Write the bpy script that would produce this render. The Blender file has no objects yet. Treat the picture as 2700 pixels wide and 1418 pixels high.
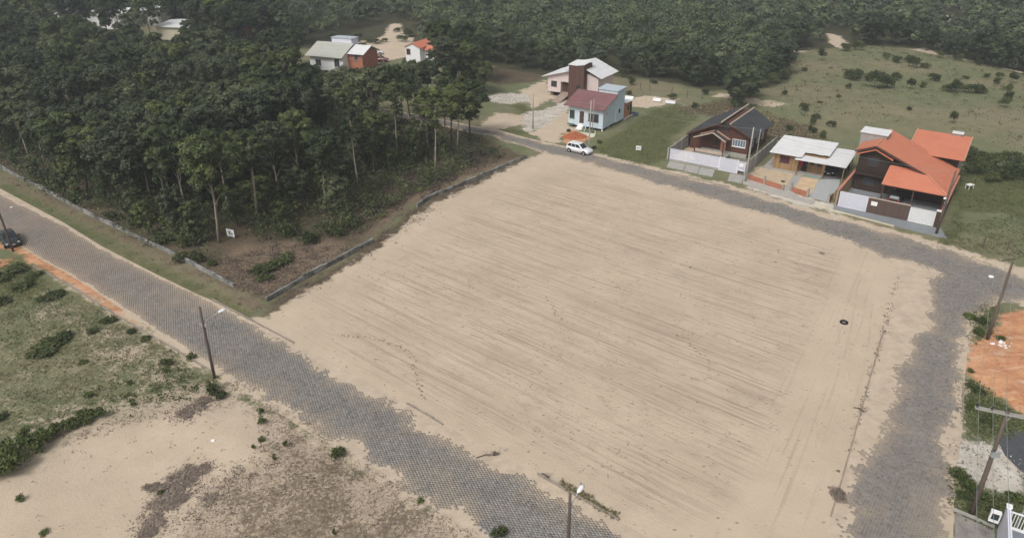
import bpy, bmesh, math, random
import numpy as np
from mathutils import Vector, Matrix, noise as mnoise

random.seed(7)
RNG = np.random.default_rng(11)
R = math.radians
SC = bpy.context.scene
COL = SC.collection

# ------------------------------------------------------------------ camera, sky, sun, exposure
CAM_H = 38.0                      # drone height over the street, metres
PITCH = math.atan(999.0 / 1930.0)  # 27.4 degrees down
cam_d = bpy.data.cameras.new('Camera')
cam_d.sensor_width = 36.0
cam_d.lens = 36.0 * 1930.0 / 2700.0
cam_d.clip_start = 0.5
cam_d.clip_end = 9000.0
cam = bpy.data.objects.new('Camera', cam_d)
cam.location = (0, 0, CAM_H)
cam.rotation_euler = (math.pi / 2 - PITCH, 0, 0)
COL.objects.link(cam)
SC.camera = cam

SUN_EL, SUN_AZ = R(50), R(215)     # overcast: high soft sun from behind the camera's left
world = bpy.data.worlds.new('World')
SC.world = world
world.use_nodes = True
wn = world.node_tree
for n in list(wn.nodes):
    wn.nodes.remove(n)
sky = wn.nodes.new('ShaderNodeTexSky')
sky.sky_type = 'NISHITA'
sky.sun_disc = False
sky.sun_elevation = SUN_EL
sky.sun_rotation = SUN_AZ
sky.air_density = 1.0
sky.dust_density = 6.0
sky.ozone_density = 1.0
hs = wn.nodes.new('ShaderNodeHueSaturation')   # cloud cover greys the sky
hs.inputs['Saturation'].default_value = 0.22
bg = wn.nodes.new('ShaderNodeBackground')
bg.inputs['Strength'].default_value = 0.115
wo = wn.nodes.new('ShaderNodeOutputWorld')
wn.links.new(sky.outputs[0], hs.inputs['Color'])
wn.links.new(hs.outputs[0], bg.inputs[0])
wn.links.new(bg.outputs[0], wo.inputs[0])

sun_d = bpy.data.lights.new('Sun', 'SUN')
sun_d.energy = 1.5
sun_d.angle = R(18)
sun_d.color = (1.0, 0.97, 0.92)
sun = bpy.data.objects.new('Sun', sun_d)
sv = Vector((math.sin(SUN_AZ) * math.cos(SUN_EL), math.cos(SUN_AZ) * math.cos(SUN_EL), math.sin(SUN_EL)))
sun.rotation_euler = (-sv).to_track_quat('-Z', 'Y').to_euler()
sun.location = (0, 0, 200)
COL.objects.link(sun)

SC.view_settings.view_transform = 'Standard'
SC.view_settings.look = 'None'
SC.view_settings.exposure = 0.08
SC.view_settings.gamma = 1.0
SC.render.engine = 'CYCLES'
SC.cycles.volume_bounces = 1
SC.cycles.max_bounces = 6
SC.cycles.transparent_max_bounces = 8

# ------------------------------------------------------------------ image pixels to a ground point of the place, in metres
def G(u, v, z=0.0):
    a = (u - 1350.0) / 1930.0
    b = (v - 709.0) / 1930.0
    dy = math.cos(PITCH) - b * math.sin(PITCH)
    dz = -math.sin(PITCH) - b * math.cos(PITCH)
    t = (z - CAM_H) / dz
    return (a * t, dy * t)

def GP(pts, z=0.0):
    return np.array([G(u, v, z) for u, v in pts])

# ------------------------------------------------------------------ names and tags
def tag(o, label=None, cat=None, group=None, kind=None):
    if label: o['label'] = label
    if cat: o['category'] = cat
    if group: o['group'] = group
    if kind: o['kind'] = kind
    return o

def empty(name, loc=(0, 0, 0), rz=0.0):
    o = bpy.data.objects.new(name, None)
    o.location = loc
    o.rotation_euler = (0, 0, rz)
    o.empty_display_size = 0.3
    COL.objects.link(o)
    return o

def link(name, me, parent=None, loc=(0, 0, 0), rz=0.0, scale=None):
    o = bpy.data.objects.new(name, me)
    o.location = loc
    o.rotation_euler = (0, 0, rz)
    if scale is not None: o.scale = scale
    COL.objects.link(o)
    if parent is not None: o.parent = parent
    return o

def copy_tree(o, parent=None):
    c = o.copy()
    COL.objects.link(c)
    c.parent = parent
    for ch in list(o.children):
        copy_tree(ch, c)
    return c

# ------------------------------------------------------------------ materials
MATS = {}
class NT:
    def __init__(s, name):
        s.m = bpy.data.materials.new(name)
        s.m.use_nodes = True
        s.t = s.m.node_tree
        for n in list(s.t.nodes): s.t.nodes.remove(n)
        s.out = s.n('ShaderNodeOutputMaterial')
        s.b = s.n('ShaderNodeBsdfPrincipled')
        s.t.links.new(s.b.outputs[0], s.out.inputs[0])
        s.b.inputs['Roughness'].default_value = 0.85
        s.b.inputs['Specular IOR Level'].default_value = 0.25
    def n(s, typ, **kw):
        x = s.t.nodes.new(typ)
        for k, v in kw.items(): setattr(x, k, v)
        return x
    def l(s, a, b): s.t.links.new(a, b)
    def set(s, sock, v):
        if hasattr(v, 'links') or isinstance(v, bpy.types.NodeSocket): s.l(v, sock)
        elif isinstance(v, (tuple, list)) and len(v) == 3 and sock.type == 'RGBA': sock.default_value = (*v, 1)
        else: sock.default_value = v
    def math(s, op, a, b=0.0, c=None, clamp=False):
        x = s.n('ShaderNodeMath', operation=op, use_clamp=clamp)
        s.set(x.inputs[0], a); s.set(x.inputs[1], b)
        if c is not None: s.set(x.inputs[2], c)
        return x.outputs[0]
    def pos(s):
        if not hasattr(s, '_p'): s._p = s.n('ShaderNodeNewGeometry').outputs['Position']
        return s._p
    def obj(s):
        if not hasattr(s, '_o'): s._o = s.n('ShaderNodeTexCoord').outputs['Object']
        return s._o
    def mapping(s, vec, rot=(0, 0, 0), scale=(1, 1, 1), loc=(0, 0, 0)):
        x = s.n('ShaderNodeMapping')
        s.l(vec, x.inputs[0])
        x.inputs['Rotation'].default_value = rot
        x.inputs['Scale'].default_value = scale
        x.inputs['Location'].default_value = loc
        return x.outputs[0]
    def noise(s, scale, vec=None, detail=4, rough=0.6, dist=0.0):
        x = s.n('ShaderNodeTexNoise')
        s.l(vec if vec is not None else s.pos(), x.inputs['Vector'])
        x.inputs['Scale'].default_value = scale
        x.inputs['Detail'].default_value = detail
        x.inputs['Roughness'].default_value = rough
        x.inputs['Distortion'].default_value = dist
        return x.outputs[0]
    def voro(s, scale, vec=None, feature='F1', out='Distance', rnd=1.0):
        x = s.n('ShaderNodeTexVoronoi', feature=feature)
        s.l(vec if vec is not None else s.pos(), x.inputs['Vector'])
        x.inputs['Scale'].default_value = scale
        x.inputs['Randomness'].default_value = rnd
        return x.outputs[out]
    def attr(s, name, out='Fac'):
        x = s.n('ShaderNodeAttribute', attribute_name=name)
        return x.outputs[out]
    def rng(s, v, a, b, c=0.0, d=1.0, smooth=False):
        x = s.n('ShaderNodeMapRange')
        if smooth: x.interpolation_type = 'SMOOTHSTEP'
        s.set(x.inputs[0], v)
        for i, q in enumerate((a, b, c, d)): x.inputs[i + 1].default_value = q
        return x.outputs[0]
    def mix(s, f, a, b, mode='MIX'):
        x = s.n('ShaderNodeMix', data_type='RGBA', blend_type=mode)
        s.set(x.inputs['Factor'], f)
        s.set(x.inputs[6], a); s.set(x.inputs[7], b)
        return x.outputs[2]
    def bump(s, h, strength=0.3, dist=0.05):
        x = s.n('ShaderNodeBump')
        x.inputs['Strength'].default_value = strength
        x.inputs['Distance'].default_value = dist
        s.l(h, x.inputs['Height'])
        s.l(x.outputs[0], s.b.inputs['Normal'])
    def color(s, c): s.set(s.b.inputs['Base Color'], c)
    def rough(s, r): s.set(s.b.inputs['Roughness'], r)

def shade(c, k): return tuple(min(1.0, q * k) for q in c)

def plain(name, col, rough=0.75, var=0.18, scale=1.2, metal=0.0, spec=0.25, fine=18.0, bump=0.0):
    """a painted or plastered surface: base colour with blotchy wear and fine grain"""
    if name in MATS: return MATS[name]
    t = NT(name)
    a = t.noise(scale, t.obj(), 5, 0.65)
    b = t.noise(fine, t.obj(), 3, 0.6)
    f = t.math('ADD', t.math('MULTIPLY', a, 0.7), t.math('MULTIPLY', b, 0.3))
    f = t.rng(f, 0.3, 0.7)
    t.color(t.mix(f, shade(col, 1 - var), shade(col, 1 + var)))
    t.rough(rough)
    t.b.inputs['Metallic'].default_value = metal
    t.b.inputs['Specular IOR Level'].default_value = spec
    if bump: t.bump(b, bump, 0.01)
    MATS[name] = t.m
    return t.m

def boards(name, c1, c2, width=0.18, axis=0, rough=0.7, groove=0.5, grainz=True, bands=None):
    """boarding: every board gets its own tone, a dark joint and streaky grain (axis: the direction across the boards)"""
    if name in MATS: return MATS[name]
    t = NT(name)
    sp = t.n('ShaderNodeSeparateXYZ'); t.l(t.obj(), sp.inputs[0])
    w = t.math('DIVIDE', sp.outputs[axis], width)
    if axis == 0: w = t.math('DIVIDE', t.math('ADD', sp.outputs[0], sp.outputs[1]), width)
    fr = t.math('FRACT', w)
    idx = t.math('FLOOR', w)
    wnz = t.n('ShaderNodeTexWhiteNoise', noise_dimensions='1D'); t.l(idx, wnz.inputs['W'])
    grain = t.noise(2.2, t.mapping(t.obj(), scale=(4, 4, 0.5) if axis == 0 else (0.5, 0.5, 6)), 5, 0.7)
    f = t.math('ADD', t.math('MULTIPLY', wnz.outputs[0], 0.6), t.math('MULTIPLY', grain, 0.5), clamp=True)
    c = t.mix(f, c1, c2)
    joint = t.math('LESS_THAN', t.math('ABSOLUTE', t.math('SUBTRACT', fr, 0.5)), 0.44)
    c = t.mix(t.math('MULTIPLY', t.math('SUBTRACT', 1.0, joint), groove), c, shade(c1, 0.25))
    t.color(c); t.rough(rough)
    t.bump(t.math('ADD', joint, t.math('MULTIPLY', grain, 0.3)), 0.5, 0.02)
    MATS[name] = t.m
    return t.m

def tiles(name, c1, c2, slope='y', step=0.34, pan=0.22, stain=0.35):
    """clay or fibre roof: pans running down the slope, courses across it, weather stains"""
    if name in MATS: return MATS[name]
    t = NT(name)
    sp = t.n('ShaderNodeSeparateXYZ'); t.l(t.obj(), sp.inputs[0])
    u, v = (sp.outputs[0], sp.outputs[1]) if slope == 'y' else (sp.outputs[1], sp.outputs[0])
    a = t.math('SINE', t.math('MULTIPLY', u, 2 * math.pi / pan))
    b = t.math('FRACT', t.math('DIVIDE', v, step))
    n1 = t.noise(0.5, t.obj(), 5, 0.65)
    n2 = t.noise(7.0, t.obj(), 3, 0.7)
    f = t.math('ADD', t.math('MULTIPLY', n1, 0.55), t.math('MULTIPLY', n2, 0.45))
    c = t.mix(t.rng(f, 0.35, 0.65), c1, c2)
    c = t.mix(t.math('MULTIPLY', t.rng(n1, 0.55, 0.75), stain), c, shade(c1, 0.55))
    c = t.mix(t.math('MULTIPLY', t.math('LESS_THAN', b, 0.12), 0.18), c, shade(c1, 0.5))
    t.color(c)
    t.rough(0.8)
    t.bump(t.math('ADD', t.math('MULTIPLY', a, 0.5), b), 0.22, 0.03)
    MATS[name] = t.m
    return t.m

def brickmat(name, c1, c2, mortar, scale=1.0):
    if name in MATS: return MATS[name]
    t = NT(name)
    sp = t.n('ShaderNodeSeparateXYZ'); t.l(t.obj(), sp.inputs[0])
    cb = t.n('ShaderNodeCombineXYZ')
    t.l(t.math('ADD', sp.outputs[0], sp.outputs[1]), cb.inputs[0]); t.l(sp.outputs[2], cb.inputs[1])
    x = t.n('ShaderNodeTexBrick'); t.l(cb.outputs[0], x.inputs['Vector'])
    x.inputs['Color1'].default_value = (*c1, 1); x.inputs['Color2'].default_value = (*c2, 1); x.inputs['Mortar'].default_value = (*mortar, 1)
    x.inputs['Scale'].default_value = scale; x.inputs['Brick Width'].default_value = 0.24; x.inputs['Row Height'].default_value = 0.16
    x.inputs['Mortar Size'].default_value = 0.014
    n = t.noise(1.1, t.obj(), 5, 0.7)
    t.color(t.mix(t.math('MULTIPLY', t.rng(n, 0.45, 0.75), 0.5), x.outputs[0], shade(c1, 0.5)))
    t.bump(x.outputs['Fac'], -0.4, 0.01)
    MATS[name] = t.m
    return t.m

def glass(name='window_glass', col=(0.02, 0.025, 0.03), rough=0.12, spec=0.6):
    if name in MATS: return MATS[name]
    t = NT(name)
    n = t.noise(0.8, t.obj(), 2)
    t.color(t.mix(n, col, shade(col, 2.5)))
    t.rough(rough); t.b.inputs['Specular IOR Level'].default_value = spec
    MATS[name] = t.m
    return t.m

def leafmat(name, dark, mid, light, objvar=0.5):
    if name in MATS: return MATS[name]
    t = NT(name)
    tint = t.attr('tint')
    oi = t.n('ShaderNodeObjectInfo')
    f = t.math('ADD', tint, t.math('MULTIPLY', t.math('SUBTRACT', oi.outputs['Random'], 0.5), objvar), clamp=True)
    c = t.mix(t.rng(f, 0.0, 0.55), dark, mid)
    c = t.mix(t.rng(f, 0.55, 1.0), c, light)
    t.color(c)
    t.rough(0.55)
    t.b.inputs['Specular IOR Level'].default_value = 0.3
    # thin leaves let some light through
    tr = t.n('ShaderNodeBsdfTranslucent')
    t.l(c, tr.inputs[0])
    mx = t.n('ShaderNodeMixShader'); mx.inputs[0].default_value = 0.22
    t.l(t.b.outputs[0], mx.inputs[1]); t.l(tr.outputs[0], mx.inputs[2])
    t.l(mx.outputs[0], t.out.inputs[0])
    MATS[name] = t.m
    return t.m

# ------------------------------------------------------------------ mesh builders
class MB:
    """collects shapes for ONE mesh"""
    def __init__(s): s.v = []; s.f = []
    def add(s, vs, fs):
        k = len(s.v)
        s.v += [tuple(p) for p in vs]
        s.f += [tuple(i + k for i in f) for f in fs]
        return s
    def box(s, x0, x1, y0, y1, z0, z1):
        vs = [(x0, y0, z0), (x1, y0, z0), (x1, y1, z0), (x0, y1, z0), (x0, y0, z1), (x1, y0, z1), (x1, y1, z1), (x0, y1, z1)]
        return s.add(vs, [(0, 3, 2, 1), (4, 5, 6, 7), (0, 1, 5, 4), (1, 2, 6, 5), (2, 3, 7, 6), (3, 0, 4, 7)])
    def bar(s, p, q, w, h=None, up=(0, 0, 1)):
        h = w if h is None else h
        p, q = Vector(p), Vector(q)
        d = (q - p).normalized()
        u = Vector(up)
        if abs(d.dot(u)) > 0.95: u = Vector((0, 1, 0))
        a = d.cross(u).normalized() * (w / 2)
        b = a.normalized().cross(d).normalized() * (h / 2)
        vs = [p - a - b, p + a - b, p + a + b, p - a + b, q - a - b, q + a - b, q + a + b, q - a + b]
        return s.add(vs, [(0, 1, 2, 3), (7, 6, 5, 4), (0, 4, 5, 1), (1, 5, 6, 2), (2, 6, 7, 3), (3, 7, 4, 0)])
    def prism(s, prof, y0, y1):
        """profile of (x, z) points pushed along y"""
        n = len(prof)
        vs = [(x, y0, z) for x, z in prof] + [(x, y1, z) for x, z in prof]
        fs = [tuple(range(n)), tuple(range(2 * n - 1, n - 1, -1))]
        fs += [(i, i + n, (i + 1) % n + n, (i + 1) % n) for i in range(n)]
        return s.add(vs, fs)
    def prismx(s, prof, x0, x1):
        n = len(prof)
        vs = [(x0, y, z) for y, z in prof] + [(x1, y, z) for y, z in prof]
        fs = [tuple(range(n - 1, -1, -1)), tuple(range(n, 2 * n))]
        fs += [(i, (i + 1) % n, (i + 1) % n + n, i + n) for i in range(n)]
        return s.add(vs, fs)
    def slab(s, pts, th):
        """flat or sloping plate: top outline (x, y, z), thickness straight down"""
        n = len(pts)
        vs = [tuple(p) for p in pts] + [(p[0], p[1], p[2] - th) for p in pts]
        fs = [tuple(range(n)), tuple(range(2 * n - 1, n - 1, -1))]
        fs += [(i, i + n, (i + 1) % n + n, (i + 1) % n) for i in range(n)]
        return s.add(vs, fs)
    def tube(s, pts, rad, n=8, cap=True):
        pts = [Vector(p) for p in pts]
        rad = [rad] * len(pts) if not hasattr(rad, '__len__') else rad
        k = len(s.v)
        ref = None
        for i, p in enumerate(pts):
            d = (pts[min(i + 1, len(pts) - 1)] - pts[max(i - 1, 0)])
            d = d.normalized() if d.length > 1e-9 else Vector((0, 0, 1))
            u = Vector((0, 0, 1)) if abs(d.z) < 0.9 else Vector((1, 0, 0))
            a = d.cross(u).normalized(); b = d.cross(a).normalized()
            for j in range(n):
                t = 2 * math.pi * j / n
                s.v.append(tuple(p + (a * math.cos(t) + b * math.sin(t)) * rad[i]))
        for i in range(len(pts) - 1):
            for j in range(n):
                q = (j + 1) % n
                s.f.append((k + i * n + j, k + i * n + q, k + (i + 1) * n + q, k + (i + 1) * n + j))
        if cap:
            s.f.append(tuple(k + j for j in range(n - 1, -1, -1)))
            m = k + (len(pts) - 1) * n
            s.f.append(tuple(m + j for j in range(n)))
        return s
    def mesh(s, name, mat=None, smooth=False):
        me = bpy.data.meshes.new(name)
        me.from_pydata(s.v, [], s.f)
        me.update()
        bm = bmesh.new(); bm.from_mesh(me)
        bmesh.ops.recalc_face_normals(bm, faces=bm.faces)
        bm.to_mesh(me); bm.free()
        if mat: me.materials.append(mat)
        if smooth:
            for p in me.polygons: p.use_smooth = True
        return me
    def build(s, name, mat, parent=None, loc=(0, 0, 0), rz=0.0, smooth=False, bevel=0.0, kind=None):
        o = link(name, s.mesh(name, mat, smooth), parent, loc, rz)
        if bevel:
            b = o.modifiers.new('bevel', 'BEVEL'); b.width = bevel; b.segments = 2; b.limit_method = 'ANGLE'
        if kind: o['kind'] = kind
        return o

def npmesh(name, V, F, mat, tint=None, colors=None):
    """fast mesh from arrays; F is (n,3) or (n,4); tint: float per face; colors: rgb per face"""
    V = np.asarray(V, np.float32); F = np.asarray(F, np.int32)
    me = bpy.data.meshes.new(name)
    k = F.shape[1]
    me.vertices.add(len(V)); me.vertices.foreach_set('co', V.ravel())
    me.loops.add(F.size); me.loops.foreach_set('vertex_index', F.ravel())
    me.polygons.add(len(F)); me.polygons.foreach_set('loop_start', np.arange(0, F.size, k, dtype=np.int32))
    me.polygons.foreach_set('loop_total', np.full(len(F), k, np.int32))
    me.update(calc_edges=True)
    if tint is not None:
        a = me.attributes.new('tint', 'FLOAT', 'FACE'); a.data.foreach_set('value', np.asarray(tint, np.float32))
    if colors is not None:
        a = me.attributes.new('tone', 'FLOAT_COLOR', 'FACE')
        c = np.ones((len(F), 4), np.float32); c[:, :3] = colors
        a.data.foreach_set('color', c.ravel())
    me.materials.append(mat)
    return me

def cards(C, N, S, aspect=0.62, jitter=0.9, rng=RNG):
    """leaf-sized quads: centres C, outward directions N, sizes S"""
    n = len(C)
    N = N + rng.normal(0, jitter, (n, 3))
    N /= np.linalg.norm(N, axis=1)[:, None] + 1e-9
    A = rng.normal(0, 1, (n, 3))
    A -= (A * N).sum(1)[:, None] * N
    A /= np.linalg.norm(A, axis=1)[:, None] + 1e-9
    B = np.cross(N, A)
    a = A * (S * 0.5)[:, None]; b = B * (S * 0.5 * aspect)[:, None]
    V = np.empty((n, 4, 3)); V[:, 0] = C - a; V[:, 1] = C - b * 1.1 + a * 0.1; V[:, 2] = C + a; V[:, 3] = C + b * 1.1 - a * 0.1
    return V.reshape(-1, 3), np.arange(4 * n).reshape(-1, 4)

def clump_points(n, centre, rad, rng=RNG, shell=0.55, flat=0.75):
    d = rng.normal(0, 1, (n, 3)); d /= np.linalg.norm(d, axis=1)[:, None]
    d[:, 2] = np.where(d[:, 2] < -0.35, -d[:, 2], d[:, 2])
    r = rad * (shell + (1 - shell) * rng.random(n)) 
    P = d * r[:, None]; P[:, 2] *= flat
    return P + np.asarray(centre), d
# ================================================================== THE SETTING: ground, roads, pavements
def poly_sdf(P, poly):
    """signed distance of points P (n,2) to a polygon, positive inside"""
    poly = np.asarray(poly, float)
    d = np.full(len(P), 1e9); inside = np.zeros(len(P), bool)
    for i in range(len(poly)):
        a = poly[i]; b = poly[(i + 1) % len(poly)]
        ab = b - a; ap = P - a
        t = np.clip((ap @ ab) / (ab @ ab + 1e-12), 0, 1)
        d = np.minimum(d, np.hypot(ap[:, 0] - t * ab[0], ap[:, 1] - t * ab[1]))
        c = (a[1] > P[:, 1]) != (b[1] > P[:, 1])
        with np.errstate(divide='ignore', invalid='ignore'):
            xi = (b[0] - a[0]) * (P[:, 1] - a[1]) / (b[1] - a[1] + 1e-12) + a[0]
        inside ^= c & (P[:, 0] < xi)
    return np.where(inside, d, -d)

def line_dist(P, line):
    line = np.asarray(line, float); d = np.full(len(P), 1e9)
    for a, b in zip(line[:-1], line[1:]):
        ab = b - a; ap = P - a
        t = np.clip((ap @ ab) / (ab @ ab + 1e-12), 0, 1)
        d = np.minimum(d, np.hypot(ap[:, 0] - t * ab[0], ap[:, 1] - t * ab[1]))
    return d

# --- edges of the streets (read from image pixels)
A_NEAR = GP([(-330, 462), (-150, 552), (62, 655), (118, 690), (168, 716), (236, 757), (306, 805), (392, 860), (468, 907), (580, 994), (660, 1040), (740, 1093), (845, 1157), (1015, 1256), (1123, 1327), (1262, 1418), (1500, 1590)])
A_FAR = GP([(-330, 320), (-150, 415), (0, 497), (84, 542), (168, 587), (266, 648), (394, 714), (521, 776), (553, 789), (678, 855), (774, 906), (833, 933), (948, 995), (1073, 1068), (1163, 1116), (1290, 1183), (1417, 1253), (1624, 1368), (1705, 1414), (1980, 1590)])
B_UP = GP([(1000, 285), (1100, 303), (1180, 318), (1253, 333), (1298, 338), (1340, 350), (1382, 362), (1450, 377), (1540, 397), (1625, 420), (1745, 448), (1821, 468), (1922, 490), (2018, 518), (2100, 544), (2198, 570), (2339, 606), (2437, 631), (2521, 654), (2553, 680), (2651, 710), (2720, 729), (2900, 780)])
B_LOW = GP([(1000, 300), (1100, 318), (1180, 336), (1248, 352), (1298, 358), (1326, 372), (1383, 386), (1440, 408), (1501, 420), (1585, 446), (1653, 463), (1709, 484), (1821, 512), (1906, 540), (1962, 556), (2046, 578), (2100, 596), (2226, 638), (2312, 668), (2360, 700)])
C_LEFT = GP([(2360, 700), (2368, 734), (2330, 870), (2290, 1010), (2240, 1190), (2190, 1362), (2140, 1590)])
C_RIGHT = GP([(2900, 860), (2720, 795), (2645, 797), (2598, 820), (2570, 842), (2556, 880), (2551, 925), (2544, 1000), (2541, 1093), (2530, 1190), (2516, 1300), (2513, 1418), (2510, 1590)])
ROAD_A = np.vstack([A_NEAR, A_FAR[::-1]])
ROAD_BC = np.vstack([B_UP, C_RIGHT, C_LEFT[::-1], B_LOW[:-1][::-1]])

# --- where the paving shows through the drifted sand
EXP_A = GP([(-330, 476), (-150, 563), (37, 640), (80, 685), (180, 733), (260, 775), (330, 822), (385, 850), (440, 893), (500, 920), (545, 950), (580, 975), (640, 1010), (700, 1040), (745, 1078), (800, 1105), (850, 1140), (905, 1160), (938, 1168), (965, 1215), (1020, 1247), (1062, 1272), (1115, 1303), (1160, 1333), (1200, 1349), (1240, 1378), (1300, 1410), (1380, 1500), (1430, 1590),
            (1880, 1590), (1640, 1420), (1560, 1362), (1510, 1328), (1430, 1300), (1370, 1260), (1340, 1242), (1290, 1230), (1235, 1200), (1180, 1160), (1090, 1112), (1070, 1090), (1010, 1055), (970, 1040), (930, 1022), (874, 995), (830, 965), (800, 938), (756, 912), (700, 880), (640, 845), (545, 793), (470, 758), (394, 722), (266, 660), (168, 598), (84, 556), (0, 515), (-150, 425), (-330, 330)])
EXP_C = GP([(2400, 690), (2470, 718), (2450, 760), (2455, 830), (2435, 873), (2400, 898), (2410, 920), (2395, 945), (2368, 968), (2360, 990), (2372, 1020), (2355, 1050), (2348, 1090), (2338, 1125), (2300, 1180), (2285, 1210), (2262, 1230), (2250, 1290), (2240, 1330), (2225, 1418), (2200, 1590),
            (2495, 1590), (2500, 1418), (2505, 1300), (2500, 1240), (2468, 1195), (2480, 1150), (2515, 1110), (2530, 1000), (2535, 930), (2545, 870), (2556, 840), (2590, 815), (2640, 790), (2900, 850), (2900, 785), (2700, 732), (2600, 700)])
EXP_B = GP([(1000, 286), (1100, 304), (1180, 320), (1253, 336), (1340, 354), (1450, 382), (1540, 402), (1625, 424), (1745, 453), (1821, 474), (1922, 497), (2018, 526), (2100, 552), (2198, 578), (2339, 614), (2437, 640), (2521, 664), (2620, 705), (2720, 735), (2480, 720), (2400, 690),
            (2330, 676), (2226, 632), (2100, 590), (2046, 573), (1962, 550), (1906, 534), (1821, 507), (1709, 477), (1653, 458), (1585, 441), (1501, 415), (1440, 404), (1383, 384), (1326, 370), (1298, 356), (1248, 351), (1100, 317), (1000, 299)])

# --- kinds of soil
SAND = [
    GP([(705, 838), (760, 792), (850, 748), (930, 696), (1000, 652), (1060, 600), (1112, 560), (1190, 515), (1290, 470), (1388, 418), (1460, 400), (1560, 425), (1760, 480), (2000, 545), (2250, 630), (2400, 680), (2700, 725), (2900, 775), (2900, 850), (2650, 790), (2570, 840), (2545, 1000), (2530, 1190), (2513, 1418), (2510, 1650), (1300, 1650), (1262, 1425), (1015, 1262), (845, 1163), (580, 1000), (372, 872), (282, 819), (150, 735), (170, 720), (420, 870), (640, 850)]),
    GP([(-400, 1330), (0, 1285), (90, 1250), (150, 1185), (215, 1145), (290, 1118), (390, 1098), (470, 1075), (560, 1062), (640, 1052), (700, 1088), (760, 1110), (720, 1180), (690, 1240), (610, 1230), (560, 1290), (480, 1410), (440, 1650), (-500, 1700)]),
    GP([(620, 990), (700, 1050), (1000, 1245), (1280, 1430), (1255, 1440), (980, 1255), (690, 1070), (600, 1010)]),
    GP([(1265, 330), (1310, 298), (1350, 300), (1385, 305), (1385, 325), (1330, 340), (1285, 342)]),
    GP([(1400, 352), (1470, 300), (1500, 275), (1480, 250), (1400, 285), (1370, 240), (1440, 210), (1450, 240), (1500, 300), (1530, 340), (1470, 362), (1490, 378), (1430, 372)]),
    GP([(905, 120), (960, 108), (1010, 96), (1030, 62), (1055, 62), (1062, 90), (1090, 100), (1085, 125), (1075, 150), (1000, 165), (960, 188), (935, 185), (925, 140)]),
    GP([(1480, 395), (1560, 402), (1745, 445), (1925, 488), (2100, 538), (2340, 600), (2480, 638), (2480, 658), (2330, 618), (2100, 554), (1920, 500), (1740, 457), (1540, 412)]),
    GP([(1950, 255), (2010, 268), (2080, 282), (2040, 287), (1960, 272)]), GP([(1900, 246), (1950, 250), (1945, 262), (1880, 255)]),
    GP([(2180, 88), (2215, 95), (2245, 125), (2215, 130), (2185, 112)]), GP([(2440, 45), (2520, 38), (2535, 60), (2490, 62)]), GP([(2060, 130), (2125, 136), (2120, 141), (2060, 134)]),
    GP([(2440, 640), (2530, 655), (2720, 715), (2720, 740), (2520, 665)]), GP([(0, 100), (60, 95), (85, 140), (40, 175), (0, 180), (-60, 150)]),
    GP([(1640, 262), (1700, 252), (1790, 262), (1740, 280), (1700, 285), (1650, 280)]),
    GP([(2400, 130), (2440, 128), (2600, 170), (2700, 195), (2700, 200), (2560, 165)]),
    GP([(1985, 470), (2060, 485), (2140, 512), (2160, 480), (2070, 452), (2000, 440)]), GP([(1790, 400), (1830, 385), (1870, 410), (1850, 420)]),
]
PALE = [GP([(1975, 474), (2060, 502), (2200, 540), (2215, 562), (2100, 540), (1980, 496)]), GP([(1285, 255), (1310, 248), (1345, 245), (1400, 252), (1395, 268), (1350, 275), (1310, 272), (1290, 265)]),
        GP([(2468, 1190), (2490, 1150), (2570, 1150), (2640, 1180), (2700, 1230), (2720, 1290), (2680, 1312), (2590, 1295), (2530, 1235), (2500, 1225)]),
        GP([(1380, 300), (1450, 285), (1500, 262), (1505, 280), (1440, 330), (1400, 350), (1380, 340)])]
RED = [GP([(2560, 905), (2590, 890), (2640, 850), (2700, 820), (2760, 820), (2760, 1100), (2700, 1092), (2650, 1060), (2610, 1030), (2565, 1000), (2548, 960)]),
       GP([(2625, 870), (2640, 828), (2700, 815), (2760, 840), (2700, 880)]),
       GP([(-60, 690), (0, 680), (22, 690), (14, 703), (-60, 712)]), GP([(-20, 640), (60, 648), (118, 682), (240, 752), (320, 812), (372, 866), (282, 812), (205, 762), (138, 722), (88, 698), (37, 662), (-20, 655)]), GP([(1480, 355), (1510, 342), (1560, 362), (1530, 380), (1490, 378)])]
LITTER = [GP([(0, 450), (260, 588), (620, 758), (690, 800), (690, 830), (560, 745), (330, 640), (130, 540), (0, 470)]), GP([(702, 800), (830, 735), (960, 655), (1090, 545), (1230, 475), (1390, 418), (1300, 475), (1200, 520), (1120, 570), (1070, 612), (1000, 668), (930, 710), (850, 764), (760, 808), (705, 852)]), GP([(-400, 330), (-150, 380), (0, 440), (110, 505), (240, 575), (420, 660), (600, 750), (700, 792), (800, 735), (960, 640), (1090, 540), (1230, 470), (1390, 415), (1330, 385), (1240, 350), (1150, 320), (900, 270), (500, 240), (0, 250), (-400, 260)]),
          GP([(640, 1080), (720, 1100), (900, 1200), (1100, 1330), (1290, 1460), (1300, 1650), (420, 1700), (500, 1400), (600, 1260), (700, 1240), (740, 1180), (700, 1130)]),
          GP([(1780, 285), (1900, 270), (2000, 300), (2120, 330), (2180, 380), (2060, 370), (1960, 350), (1900, 310), (1830, 300)]),
          GP([(1230, 200), (1300, 175), (1440, 190), (1420, 215), (1320, 225)])]
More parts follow.
